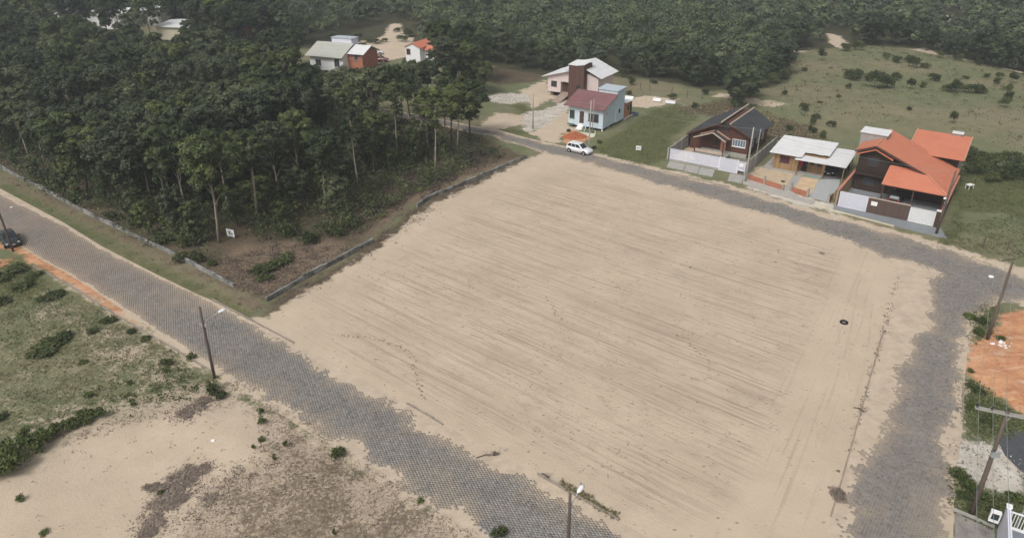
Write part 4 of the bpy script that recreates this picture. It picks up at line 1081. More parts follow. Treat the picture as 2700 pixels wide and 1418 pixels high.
def block_mat():
    t = NT('weathered_block')
    sp = t.n('ShaderNodeSeparateXYZ'); t.l(t.n('ShaderNodeNewGeometry').outputs['Normal'], sp.inputs[0])
    n = t.noise(0.9, detail=6, rough=0.7); f = t.noise(8, detail=3)
    c = t.mix(t.rng(n, 0.4, 0.62), (0.10, 0.10, 0.095), (0.34, 0.335, 0.32))
    c = t.mix(t.math('MULTIPLY', t.rng(f, 0.5, 0.7), 0.4), c, (0.06, 0.06, 0.055))
    t.color(c); t.rough(0.95); t.bump(f, 0.5, 0.03)
    return t.m
M_BLOCK = block_mat()
W1 = [G(*p) for p in ((-120, 372), (0, 442), (120, 505), (236, 568), (330, 612), (430, 660), (520, 706), (618, 757))]
low_wall(W1, 'low grey block wall between the grove and the paved street verge', 0.5)
low_wall([G(*p) for p in ((704, 795), (800, 738), (900, 684), (985, 638))], 'low dark block wall at the grove corner beside the sand lot', 0.55)
low_wall([G(*p) for p in ((1100, 548), (1130, 526), (1190, 500), (1250, 477), (1310, 448), (1388, 418))], 'low pale block wall between the grove edge and the upper sand lot', 0.5)
def kerb(pts, h=0.10, name='kerb', mat=None, step=1.0):
    k = tag(empty(name, (0, 0, 0)), kind='structure')
    for a, b in zip(pts[:-1], pts[1:]):
        a, b = Vector((*a, 0)), Vector((*b, 0)); L = (b - a).length; d = (b - a) / L; n = max(1, int(L / step))
        for i in range(n):
            p = a + d * (L * i / n); q_ = a + d * (L * (i + 1) / n - 0.02); z = h + random.uniform(-0.03, 0.03) - 0.1
            MB().bar((p.x, p.y, z), (q_.x, q_.y, z + random.uniform(-0.015, 0.015)), 0.13, 0.2).build('kerb_stone', mat or M_KERB, k)
M_KERB = plain('kerb_concrete', (0.27, 0.235, 0.20), 0.9, 0.3)
kerb([G(*p) for p in ((1417, 1250), (1520, 1308), (1632, 1372))], 0.16)
kerb([G(*p) for p in ((1073, 1064), (1120, 1090), (1168, 1120))], 0.12)
kerb([G(*p) for p in ((560, 790), (678, 853), (776, 905))], 0.14)
kerb([G(*p) for p in ((2330, 870), (2290, 1010), (2252, 1150), (2218, 1270), (2190, 1362))], 0.06, mat=plain('sandy_kerb', (0.30, 0.245, 0.19), 0.95, 0.3))
kerb([G(*p) for p in ((88, 703), (138, 727), (205, 767), (282, 817), (372, 871), (452, 916), (560, 982))], 0.13)
kerb([G(*p) for p in ((1750, 452), (1825, 471), (1925, 494))], 0.1)
kerb([G(*p) for p in ((2540, 1010), (2538, 1095))], 0.1)

# ================================================================== STREET POLES AND CABLES
M_POLE = boards('weathered_pole_wood', (0.085, 0.064, 0.053), (0.16, 0.125, 0.105), 0.4, 0, groove=0.0)
M_CPOLE = plain('concrete_pole', (0.32, 0.315, 0.30), 0.9, 0.15)
M_LAMP = plain('lamp_shell', (0.75, 0.76, 0.78), 0.35, 0.05)
M_INS = plain('insulator_black', (0.03, 0.03, 0.035), 0.3, 0.1)
M_ALU = plain('crossarm_timber', (0.33, 0.31, 0.29), 0.7, 0.15)
M_CABLE = plain('cable_grey', (0.26, 0.28, 0.26), 0.6, 0.1)
def pole(loc, h, label, lean=(0, 0), wood=True, lamp=None, arm=None, r=0.15, box=False):
    root = tag(empty('utility_pole', (loc[0], loc[1], ground_z(*loc))), label, 'pole', 'poles along the streets')
    top = Vector((lean[0], lean[1], h))
    MB().tube([(0, 0, -0.2), top * 0.35, top * 0.7, top], [r, r * 0.9, r * 0.78, r * 0.66], 12).build('shaft', M_POLE if wood else M_CPOLE, root, smooth=True)
    if lamp:
        dx, dy, z = lamp
        b = top * (z / h)
        MB().tube([b, b + Vector((dx * 0.35, dy * 0.35, 0.45)), b + Vector((dx, dy, 0.75))], 0.03, 6).build('lamp_arm', M['steel'], root)
        e = b + Vector((dx, dy, 0.75)); d = Vector((dx, dy, 0.1)).normalized()
        hd = MB().tube([e - d * 0.1, e + d * 0.05, e + d * 0.35, e + d * 0.6], [0.04, 0.13, 0.16, 0.07], 10).build('lamp_head', M_LAMP, root, smooth=True)
        MB().tube([e + d * 0.15 - Vector((0, 0, 0.13)), e + d * 0.15 - Vector((0, 0, 0.2))], [0.11, 0.06], 8).build('lens', M['glass'], hd)
        MB().bar(b + Vector((0.02, 0, -0.18)), b + Vector((0.02, 0, 0.12)), 0.42, 0.06).build('bracket', M['steel'], root)
    if arm:
        ax, ay, half, off = arm
        d = Vector((ax, ay, 0)).normalized(); c = top + Vector((0, 0, -0.25)) + d * off
        for s in (-0.1, 0.1):
            n = Vector((-d.y, d.x, 0)) * s
            MB().bar(c - d * half + n, c + d * half + n, 0.09, 0.11).build('crossarm', M_ALU, root)
        for k in (-0.92, -0.3, 0.32):
            p = c + d * half * k + Vector((0, 0, 0.055))
            MB().tube([p, p + Vector((0, 0, 0.08)), p + Vector((0, 0, 0.10)), p + Vector((0, 0, 0.24)), p + Vector((0, 0, 0.28))], [0.03, 0.03, 0.085, 0.075, 0.03], 10).build('insulator', M_INS, root)
        MB().bar(c + d * half * 0.55 + Vector((0, 0, -0.05)), top + Vector((0, 0, -1.1)), 0.05, 0.05).build('brace', M_ALU, root)
    if box:
        b = top * 0.62
        MB().box(b.x - 0.25, b.x + 0.25, b.y - 0.32, b.y - 0.12, b.z - 0.2, b.z + 0.25).build('junction_box', M['steel'], root)
        MB().tube([b + Vector((-0.1, -0.2, 0.3)), b + Vector((-0.55, -0.5, 0.55))], 0.06, 6).build('clamp', M_INS, root)
    return root
pole(G(566, 996), 7.4, 'wooden pole with white street lamp on the scrub side kerb', (0.25, -0.35), lamp=(1.15, 0.9, 5.6), r=0.14)
pole(G(2603, 896), 8.0, 'bare wooden pole at the red earth corner of the crossing', (0.2, 0.5), arm=None, r=0.15)
pole(G(2560, 1358), 8.6, 'wooden pole with crossarm and black insulators beside white gate', (0.15, 0.45), arm=(0.93, -0.37, 1.35, -0.45), r=0.17, box=True)
pole(G(1552, 403), 8.6, 'thin concrete pole behind the white hatchback', wood=False, r=0.13)
pole(G(1562, 350), 6.0, 'slim grey service post in front of the blue house', wood=False, r=0.08)
pole(G(1965, 480), 8.2, 'concrete pole at the gate of the gabled house', wood=False, r=0.14)
pole(G(1990, 440), 6.0, 'slim steel service post by the grey boundary wall', wood=False, r=0.07)
pole(G(35, 662), 7.2, 'dark wooden pole beside the black car', (-0.3, 0.2), r=0.14)
pole(G(2468, 617), 8.2, 'wooden pole at the brown corner pillar of the orange roofed house', (0.3, 0.2), r=0.16, lamp=(-0.5, -0.5, 4.2))
pole(G(1405, 340), 6.3, 'white concrete service pole on the rubble track', wood=False, r=0.13)
pole(G(1506, 1304, 7.0), 7.0, 'pole with white street lamp on the curb of the sand lot', (-0.05, 0.1), lamp=(0.55, 0.75, 5.7), r=0.13)
pole((-33.8, 177.1), 4.6, 'short dark pole by the bare brick house', r=0.1)
pole(G(2700, 1330), 5.5, 'grey service post behind the white barred gate', (0.1, 0.2), wood=False, r=0.09)
pole(G(2672, 1409), 3.2, 'pale steel meter post at the white gate', wood=False, r=0.07)
def cable(p, q_, sag, label, rad=0.012):
    p, q_ = Vector(p), Vector(q_)
    pts = [p.lerp(q_, k / 14) - Vector((0, 0, sag * 4 * (k / 14) * (1 - k / 14))) for k in range(15)]
    tag(MB().tube(pts, rad, 5).build('power_cable', M_CABLE), label, 'cable', 'overhead cables')
pa, pb = G(2603, 896), G(2560, 1358)
for k, off in enumerate((-1.2, -0.4, 0.35)):
    cable((pb[0] + 0.93 * off - 0.27, pb[1] - 0.37 * off + 0.6, 8.6), (pa[0] + 0.9 * off, pa[1] - 0.3 * off + 0.5, 7.9), 0.5, 'overhead cable between crossarm pole and red earth corner pole')
    cable((pb[0] + 0.93 * off - 0.27, pb[1] - 0.37 * off + 0.6, 8.6), (pb[0] - 13 + 0.9 * off, pb[1] - 22 - 0.4 * off, 8.5), 0.5, 'overhead cable running from crossarm pole along the side street')
cable((*G(1552, 403), 8.4), (*G(1965, 480), 8.0), 0.6, 'overhead cable from pole behind hatchback to gabled house pole', 0.012)
cable((*G(1965, 480), 8.0), (*G(2468, 617), 8.0), 0.6, 'overhead cable from gabled house pole to brown corner pillar pole', 0.012)
cable((*G(1405, 340), 6.1), (*G(1552, 403), 8.3), 0.5, 'overhead cable from rubble track pole to pole behind hatchback', 0.012)

# ================================================================== CARS
M_TYRE = plain('tyre_rubber', (0.018, 0.018, 0.019), 0.85, 0.15)
M_RIM = plain('alloy_rim', (0.42, 0.42, 0.43), 0.35, 0.05, metal=0.6)
M_CGLASS = glass('car_glass', (0.012, 0.016, 0.02), 0.22, 0.3)
M_HEAD = plain('headlight_lens', (0.7, 0.72, 0.75), 0.15, 0.03, spec=0.6)
M_TAIL = plain('tail_light', (0.35, 0.02, 0.03), 0.25, 0.05, spec=0.5)
def car_paint(name, col, coat=0.5, rough=0.32):
    if name in MATS: return MATS[name]
    t = NT(name); n = t.noise(1.5, t.obj(), 3)
    t.color(t.mix(n, shade(col, 0.93), shade(col, 1.05))); t.rough(rough)
    t.b.inputs['Specular IOR Level'].default_value = 0.5 if coat else 0.2; t.b.inputs['Coat Weight'].default_value = coat
    MATS[name] = t.m
    return t.m
def make_car(loc, rz, paint, label, L=4.35, Wd=1.78, Ht=1.58, hatch=True, name='parked_car'):
    """front looks along +x"""
    root = tag(empty(name, (*loc, 0), rz), label, 'car')
    h = L / 2
    # cross-sections (x, half width, z bottom, z belt) of the lower body
    secs = [(-h, 0.66, 0.42, 0.82), (-h + 0.08, 0.80, 0.30, 0.98), (-h + 0.5, 0.87, 0.24, 1.02), (-0.9, 0.89, 0.22, 1.00), (0.2, 0.89, 0.22, 0.97), (h - 1.15, 0.885, 0.22, 0.95), (h - 0.7, 0.86, 0.24, 0.90), (h - 0.22, 0.80, 0.27, 0.78), (h - 0.04, 0.68, 0.32, 0.66), (h, 0.58, 0.38, 0.58)]
    k = Wd / 1.78
    vs, fs = [], []
    for x, w, zb, zt in secs:
        w *= k; mz = zb + (zt - zb) * 0.55
        vs += [(x, -w * 0.9, zb), (x, -w, mz), (x, -w * 0.95, zt - 0.05), (x, -w * 0.82, zt), (x, 0, zt + 0.03), (x, w * 0.82, zt), (x, w * 0.95, zt - 0.05), (x, w, mz), (x, w * 0.9, zb)]
    for i in range(len(secs) - 1):
        for j in range(8): fs.append((i * 9 + j, i * 9 + j + 1, (i + 1) * 9 + j + 1, (i + 1) * 9 + j))
        fs.append((i * 9 + 8, i * 9, (i + 1) * 9, (i + 1) * 9 + 8))
    fs.append(tuple(range(8, -1, -1))); n = (len(secs) - 1) * 9; fs.append(tuple(n + j for j in range(9)))
    body = MB().add(vs, fs).build('body', paint, root, smooth=True)
    # cabin: roof and pillars, tapering inwards
    xr0, xr1 = (-h + 0.45, 0.25) if hatch else (-0.95, 0.3)
    xb0, xb1 = (-h + 0.12, h - 1.05) if hatch else (-h + 0.75, h - 1.1)
    zb, zr = 0.955, Ht
    wb, wr = 0.80 * k, 0.62 * k
    cv = [(xb0, -wb, zb), (xb1, -wb, zb), (xb1, wb, zb), (xb0, wb, zb), (xr0, -wr, zr - 0.05), (xr1, -wr, zr - 0.04), (xr1, wr, zr - 0.04), (xr0, wr, zr - 0.05)]
    cab = MB().add(cv, [(0, 1, 5, 4), (1, 2, 6, 5), (2, 3, 7, 6), (3, 0, 4, 7), (4, 5, 6, 7), (3, 2, 1, 0)]).build('cabin', paint, root, bevel=0.05)
    MB().slab([(xr0 + 0.05, -wr * 0.93, zr), (xr1 - 0.05, -wr * 0.93, zr + 0.005), (xr1 - 0.05, wr * 0.93, zr + 0.005), (xr0 + 0.05, wr * 0.93, zr)], 0.05).build('roof_panel', paint, cab, bevel=0.02)
    def face(a, b, c, d, u0, u1, v0, v1, off, nm):
        a, b, c, d = map(Vector, (a, b, c, d))
        P = lambda u, v: (a.lerp(b, u)).lerp(d.lerp(c, u), v)
        nrm = (b - a).cross(d - a).normalized()
        q_ = [P(u0, v0), P(u1, v0), P(u1, v1), P(u0, v1)]
        MB().add([p + nrm * off for p in q_] + [p - nrm * 0.03 for p in q_], [(0, 1, 2, 3), (7, 6, 5, 4), (0, 4, 5, 1), (1, 5, 6, 2), (2, 6, 7, 3), (3, 7, 4, 0)]).build(nm, M_CGLASS, cab)
    c = cv
    face(c[1], c[2], c[6], c[5], 0.06, 0.94, 0.08, 0.92, 0.012, 'windscreen')
    face(c[3], c[0], c[4], c[7], 0.10, 0.90, 0.18, 0.86, 0.012, 'rear_window')
    for s in (0, 1):
        A = (c[0], c[1], c[5], c[4]) if s == 0 else (c[2], c[3], c[7], c[6])
        for u0, u1 in ((0.07, 0.30), (0.33, 0.58), (0.61, 0.90)):
            uu = (u0, u1) if s == 0 else (1 - u1, 1 - u0)
            face(*A, uu[0], uu[1], 0.14, 0.86, 0.012, 'side_window')
    for sx in (-h + 0.78, h - 0.85):
        for sy in (-1, 1):
            wx = empty('wheel', (sx, sy * 0.80 * k, 0.32)); wx.parent = root
            ring = [(0.0, 0.0)]
            MB().tube([(0, -0.105, 0), (0, -0.08, 0), (0, 0.08, 0), (0, 0.105, 0)], [0.28, 0.325, 0.325, 0.28], 20).build('tyre', M_TYRE, wx, smooth=False)
            MB().tube([(0, sy * 0.09, 0), (0, sy * 0.118, 0)], [0.21, 0.19], 14).build('rim', M_RIM, wx)
            MB().tube([(sx, sy * 0.70 * k, 0.36), (sx, sy * 0.893 * k, 0.36)], 0.385, 18).build('wheel_arch', M['shadow'], body)
    for sy in (-1, 1):
        MB().box(h - 0.27, h - 0.05, min(sy * 0.46, sy * 0.72) * k, max(sy * 0.46, sy * 0.72) * k, 0.58, 0.735).build('headlight', M_HEAD, root, bevel=0.03)
        MB().box(-h - 0.015, -h + 0.16, min(sy * 0.56, sy * 0.765) * k, max(sy * 0.56, sy * 0.765) * k, 0.72, 0.98).build('tail_light', M_TAIL, root, bevel=0.02)
        MB().box(h - 1.55, h - 1.36, min(sy * 0.86, sy * 1.02) * k, max(sy * 0.86, sy * 1.02) * k, 0.98, 1.12).build('mirror', paint, root, bevel=0.03)
    MB().box(h - 0.10, h + 0.012, -0.40 * k, 0.40 * k, 0.40, 0.50).build('grille', M_INS, root)
    MB().box(h - 0.02, h + 0.025, -0.2, 0.2, 0.46, 0.57).build('number_plate', M_LAMP, root)
    MB().box(-h - 0.03, -h + 0.02, -0.2, 0.2, 0.62, 0.74).build('number_plate', M_LAMP, root)
    return root
WHITE_P = car_paint('white_car_paint', (0.72, 0.73, 0.75)); BLACK_P = car_paint('black_car_paint', (0.016, 0.018, 0.022)); RED_P = car_paint('red_car_paint', (0.22, 0.035, 0.035)); GREY_P = car_paint('dark_grey_car_paint', (0.02, 0.021, 0.023), 0.0, 0.6)
make_car(((9.2 + 11.6) / 2 + 0.55, 114.6), R(-38), WHITE_P, 'white hatchback parked at the kerb by the brick pile', 4.4, 1.8, 1.62)
make_car((-60.9, 80.4), R(-47), BLACK_P, 'black sedan parked at the edge of the dusty street', 4.5, 1.8, 1.48, hatch=False)
make_car((48.2, 105.0), R(-123), GREY_P, 'dark grey car under the carport of the pine board house', 4.1, 1.72, 1.5)
make_car((-33.0, 185.6), R(-10), RED_P, 'red car on the sand beyond the grove', 4.6, 1.8, 1.6)
make_car((-35.6, 194.5), R(10), WHITE_P, 'white car on the sandy clearing behind the red car', 4.2, 1.75, 1.5)
make_car((52.6, 93.5), R(54), GREY_P, 'dark car parked under the orange porch roof', 4.2, 1.72, 1.45)

# ================================================================== SMALL THINGS
def sign(loc, rz, w, h, z, label, art):
    root = tag(empty('plot_sign', (*loc, 0), rz), label, 'sign')
    MB().box(-w / 2, w / 2, -0.02, 0.02, z, z + h).build('board', M['white'], root)
    for x in (-w * 0.35, w * 0.35): MB().box(x - 0.04, x + 0.04, 0.021, 0.09, 0, z + h * 0.7).build('leg', M['beam'], root)
    for x0, x1, z0, z1, m in art: MB().box(x0, x1, -0.028, -0.021, z + z0, z + z1).build('print', m, root)
M_INK = plain('grey_green_ink', (0.12, 0.17, 0.15)); M_INK2 = plain('blue_grey_ink', (0.16, 0.18, 0.24))
sx_, sy_ = G(610, 628)
sign((sx_, sy_), R(-22), 1.15, 0.95, 0.25, 'white plot sign with grey house emblem at the grove edge', [(-0.26, 0.02, 0.28, 0.62, M_INK), (-0.36, 0.12, 0.62, 0.70, M_INK), (0.10, 0.36, 0.26, 0.50, M_INK), (-0.34, 0.38, 0.14, 0.19, M_INK2)])
sx_, sy_ = G(1683, 399)
sign((sx_, sy_), R(-12), 0.85, 0.7, 0.2, 'small white plot sign with grey print on the grassy plot', [(-0.28, -0.08, 0.26, 0.46, M_INK2), (0.0, 0.14, 0.26, 0.44, M_INK2), (0.18, 0.30, 0.26, 0.42, M_INK2)])
# old tyre on the sand
ty = G(2225, 851)
def torus(R1, r1, n=24, m=10):
    b = MB()
    for i in range(n):
        for j in range(m):
            a, c_ = 2 * math.pi * i / n, 2 * math.pi * j / m
            b.v.append(((R1 + r1 * math.cos(c_)) * math.cos(a), (R1 + r1 * math.cos(c_)) * math.sin(a), r1 * 0.95 * math.sin(c_) + r1 * 0.8))
    for i in range(n):
        for j in range(m): b.f.append((i * m + j, ((i + 1) % n) * m + j, ((i + 1) % n) * m + (j + 1) % m, i * m + (j + 1) % m))
    return b
tag(torus(0.30, 0.11).build('old_tyre', M_TYRE, None, (*ty, ground_z(*ty)), smooth=True), 'discarded black tyre lying flat on the sand lot', 'tyre')
# brick pile and white planter by the white car
bx_, by_ = G(1517, 362)
bk = tag(empty('brick_pile', (bx_, by_, 0)), 'heap of red-orange bricks behind the white hatchback', 'bricks')
heap('rubble_core', 2.3, 1.3, 0.95, plain('brick_dust', (0.33, 0.10, 0.05), 0.95, 0.25), bk, seed=3)
proto = MB().box(-0.14, 0.14, -0.09, 0.09, -0.07, 0.07).mesh('brick', M['orange_brick'])
for i in range(150):
    a = random.random() * 6.283; rr = math.sqrt(random.random())
    o = link('brick', proto, bk, (2.1 * rr * math.cos(a), 1.2 * rr * math.sin(a), 0.95 * (1 - rr) ** 0.9 + 0.06))
    o.rotation_euler = (random.uniform(-0.5, 0.5), random.uniform(-0.5, 0.5), random.random() * 3.1)
px_, py_ = G(1543, 358)
pt = tag(empty('white_trough', (px_, py_, 0), R(-24)), 'long white cement trough with upright stakes beside the brick heap', 'trough')
MB().box(-1.7, 1.7, -0.3, 0.3, 0, 0.12).box(-1.7, 1.7, -0.36, -0.3, 0, 0.45).box(-1.7, 1.7, 0.3, 0.36, 0, 0.45).build('trough', plain('limewash', (0.58, 0.60, 0.50)), pt)
for x in (-1.5, -0.4, 0.7, 1.6): MB().box(x, x + 0.08, 0.37, 0.45, 0, 0.95).build('stake', M['white'], pt)
# sheets and pallets by the annex
for (u, v), sz, rz, m, lab in (((1655, 262), (2.2, 1.0), -0.4, 'white', 'white sheet leaning on rubble behind the annex'), ((1732, 268), (1.6, 0.9), -0.5, 'white', 'white slab on the rubble east of the annex'), ((1767, 274), (2.0, 0.8), -0.3, 'fibre_roof', 'pale corrugated sheet lying on the grass edge'), ((1668, 305), (1.9, 1.1), -0.5, 'blue_tarp', 'dark tarpaulin bundle beside the orange annex')):
    x, y = G(u, v)
    o = tag(empty('loose_sheet', (x, y, 0), rz), lab, 'sheet')
    MB().slab([(-sz[0] / 2, -sz[1] / 2, 0.25), (sz[0] / 2, -sz[1] / 2, 0.18), (sz[0] / 2, sz[1] / 2, 0.55), (-sz[0] / 2, sz[1] / 2, 0.6)], 0.06).build('sheet', M[m], o)
    MB().box(-sz[0] / 2 + 0.1, sz[0] / 2 - 0.1, -sz[1] / 2 + 0.1, sz[1] / 2 - 0.05, 0.0, 0.17).build('packing', M['orange_brick'] if m == 'white' else M['grey'], o)
# litter in view
for (u, v), lab, s in (((564, 1168), 'scrap of white paper on the bare dune', 0.17), ((2613, 730), 'white plastic bag on the crossing', 0.3), ((30, 547), 'white bag on the dusty street', 0.18)):
    x, y = G(u, v)
    bm = bmesh.new(); bmesh.ops.create_icosphere(bm, subdivisions=2, radius=s)
    for vv in bm.verts:
        vv.co *= 1 + 0.35 * mnoise.noise(vv.co * 4 / s); vv.co.z = max(vv.co.z * 0.4, -0.02)
    mm = bpy.data.meshes.new('litter_bag'); bm.to_mesh(mm); bm.free(); mm.materials.append(M['white'])
    tag(link('litter_bag', mm, None, (x, y, ground_z(x, y) + 0.03), 0.7), lab, 'litter')
# heap of pale rubble at the red earth corner
hx, hy = G(2650, 912)
rb = tag(empty('rubble_heap', (hx, hy, 0)), 'small heap of white rubble in the grass by the corner pole', 'rubble')
for i in range(14):
    a = random.random() * 6.28; rr = random.random() * 0.9; s = random.uniform(0.12, 0.32)
    o = MB().add([(-s, -s * 0.7, 0), (s, -s * 0.6, 0), (s * 0.8, s * 0.7, 0), (-s * 0.9, s * 0.6, 0), (-s * 0.5, -s * 0.4, s * 0.8), (s * 0.6, -s * 0.3, s * 0.7), (s * 0.4, s * 0.4, s * 0.75), (-s * 0.5, s * 0.3, s * 0.6)], [(3, 2, 1, 0), (4, 5, 6, 7), (0, 1, 5, 4), (1, 2, 6, 5), (2, 3, 7, 6), (3, 0, 4, 7)]).build('stone', M['white'], rb, (rr * 1.6 * math.cos(a), rr * math.sin(a), 0.0), random.random() * 3)
# gate corner of the plot in the near right corner
gx, gy = G(2628, 1405)
gt = tag(empty('white_gate', (gx, gy, 0), R(-30)), 'white barred metal gate and wall with a meter box', 'gate')
MB().box(0.0, 0.22, -4.0, 0.25, 0, 2.3).build('wall', M['lilac_white'], gt)
MB().box(-0.06, 0.28, 0.0, 0.33, 2.3, 2.42).build('cap', M['white'], gt)
MB().box(0.3, 4.2, 0.0, 0.1, 0.0, 0.7).build('sill_wall', plain('blue_grey_paint', (0.22, 0.24, 0.28)), gt)
MB().box(0.3, 4.2, -0.02, 0.12, 0.7, 0.85).build('rail', M['white'], gt)
MB().box(0.3, 4.2, 0.02, 0.08, 2.0, 2.1).build('rail', M['white'], gt)
for k in range(22): MB().box(0.38 + k * 0.17, 0.42 + k * 0.17, 0.03, 0.07, 0.85, 2.0).build('bar', M['white'], gt)
mb_ = MB().box(-0.75, -0.15, -0.15, 0.15, 0.9, 1.75).build('meter_box', M['white'], gt)
MB().box(-0.66, -0.24, -0.17, -0.14, 1.15, 1.62).build('meter_window', M['glass'], mb_)
sheet('driveway', loc2w((gx, gy), R(-30), [(0.3, -0.1), (5, -0.1), (5, -5), (0.3, -5)]), 0.05, plain('blue_cement', (0.17, 0.18, 0.21)))
fw_ = [G(2512, 1346), G(2575, 1372), G(2622, 1392)]
kerb(fw_, 0.25, mat=M['concrete'], step=1.2)
sheet('pavement', [G(*p) for p in ((2518, 1352), (2622, 1398), (2625, 1480), (2515, 1480))], 0.04, plain('broken_cement', (0.24, 0.215, 0.20), 0.9, 0.55, scale=0.9))
sheet('asphalt_patch', [G(*p) for p in ((2632, 1165), (2660, 1130), (2760, 1150), (2760, 1280), (2690, 1240), (2650, 1200))], 0.03, plain('dark_asphalt', (0.075, 0.078, 0.085), 0.9, 0.3))
tx_, ty_ = G(2628, 1193)
M_BENCHW = M['white']
bt = tag(empty('plastic_crate', (G(2555, 497)[0], G(2555, 497)[1], 0), 0.4), 'pale crate standing in the grass right of the orange roofed house', 'crate')
MB().box(-0.5, 0.5, -0.35, 0.35, 0.55, 0.62).build('top', M['white'], bt)
for a_, b_ in ((-0.45, -0.3), (0.4, -0.3), (-0.45, 0.25), (0.4, 0.25)): MB().box(a_, a_ + 0.07, b_, b_ + 0.07, 0, 0.55).build('leg', M['white'], bt)
# fence posts in the pasture behind the houses
for k, (u, v) in enumerate(((1688, 237), (1771, 248), (1811, 258), (1712, 241), (1850, 262), (2590, 655), (2655, 660))):
    x, y = G(u, v)
    p = tag(empty('fence_post', (x, y, ground_z(x, y))), 'weathered wooden fence post standing in the pasture grass', 'post', 'fence posts behind the houses')
    MB().tube([(0, 0, -0.2), (0.03, 0.02, 1.5)], [0.07, 0.06], 7).build('shaft', M_POLE, p)

# pale wheel tracks pressed into the sand lot
M_TRACK = plain('packed_pale_sand', (0.465, 0.38, 0.285), 0.95, 0.15, scale=0.7)
def track(pts, w=0.28):
    P = [Vector((*G(*p), 0)) for p in pts]
    vs, fs = [], []
    for i, p in enumerate(P):
        d = (P[min(i + 1, len(P) - 1)] - P[max(i - 1, 0)]).normalized(); n = Vector((-d.y, d.x, 0)) * (w / 2)
        for q_ in (p - n, p + n): vs.append((q_.x, q_.y, ground_z(q_.x, q_.y) + 0.02))
    for i in range(len(P) - 1): fs.append((2 * i, 2 * i + 1, 2 * i + 3, 2 * i + 2))
    tag(MB().add(vs, fs).build('wheel_track', M_TRACK), kind='structure')
track([(1690, 515), (1683, 540), (1675, 560), (1662, 585), (1650, 610), (1636, 635), (1615, 660)])
track([(1655, 535), (1645, 560), (1632, 585), (1620, 605), (1605, 625), (1590, 645)])
track([(2260, 770), (2245, 860), (2225, 940), (2195, 1030), (2165, 1110), (2150, 1180)], 0.22)
track([(2300, 800), (2290, 900), (2270, 1000), (2240, 1100), (2210, 1200)], 0.22)
# ================================================================== TREES AND PLANTS
L_GROVE = leafmat('grove_leaves', (0.022, 0.034, 0.015), (0.064, 0.088, 0.034), (0.165, 0.19, 0.06), 0.62)
L_GROVE2 = leafmat('grove_leaves_grey', (0.03, 0.041, 0.024), (0.078, 0.096, 0.05), (0.155, 0.175, 0.085), 0.6)
L_WOOD = leafmat('wood_leaves', (0.026, 0.037, 0.022), (0.066, 0.088, 0.046), (0.13, 0.16, 0.07), 0.5)
L_BUSH = leafmat('bush_leaves', (0.020, 0.030, 0.012), (0.060, 0.080, 0.026), (0.13, 0.145, 0.05), 0.5)
L_BRIGHT = leafmat('young_leaves', (0.03, 0.05, 0.012), (0.085, 0.115, 0.03), (0.17, 0.19, 0.06), 0.3)
L_DRY = leafmat('dry_twigs', (0.055, 0.042, 0.037), (0.13, 0.10, 0.085), (0.27, 0.21, 0.165), 0.3)
L_DRYP = leafmat('dead_brush', (0.12, 0.096, 0.082), (0.25, 0.20, 0.165), (0.40, 0.33, 0.27), 0.3)
L_GREEN = leafmat('green_grass_blades', (0.06, 0.08, 0.03), (0.105, 0.125, 0.05), (0.17, 0.18, 0.08), 0.2)
L_TUFT = leafmat('grass_blades', (0.075, 0.075, 0.03), (0.16, 0.145, 0.07), (0.30, 0.25, 0.155), 0.2)
M_BARK = plain('pale_bark', (0.27, 0.23, 0.18), 0.9, 0.35, scale=2.0)
M_BARK2 = plain('dark_bark', (0.075, 0.062, 0.05), 0.9, 0.35, scale=2.0)

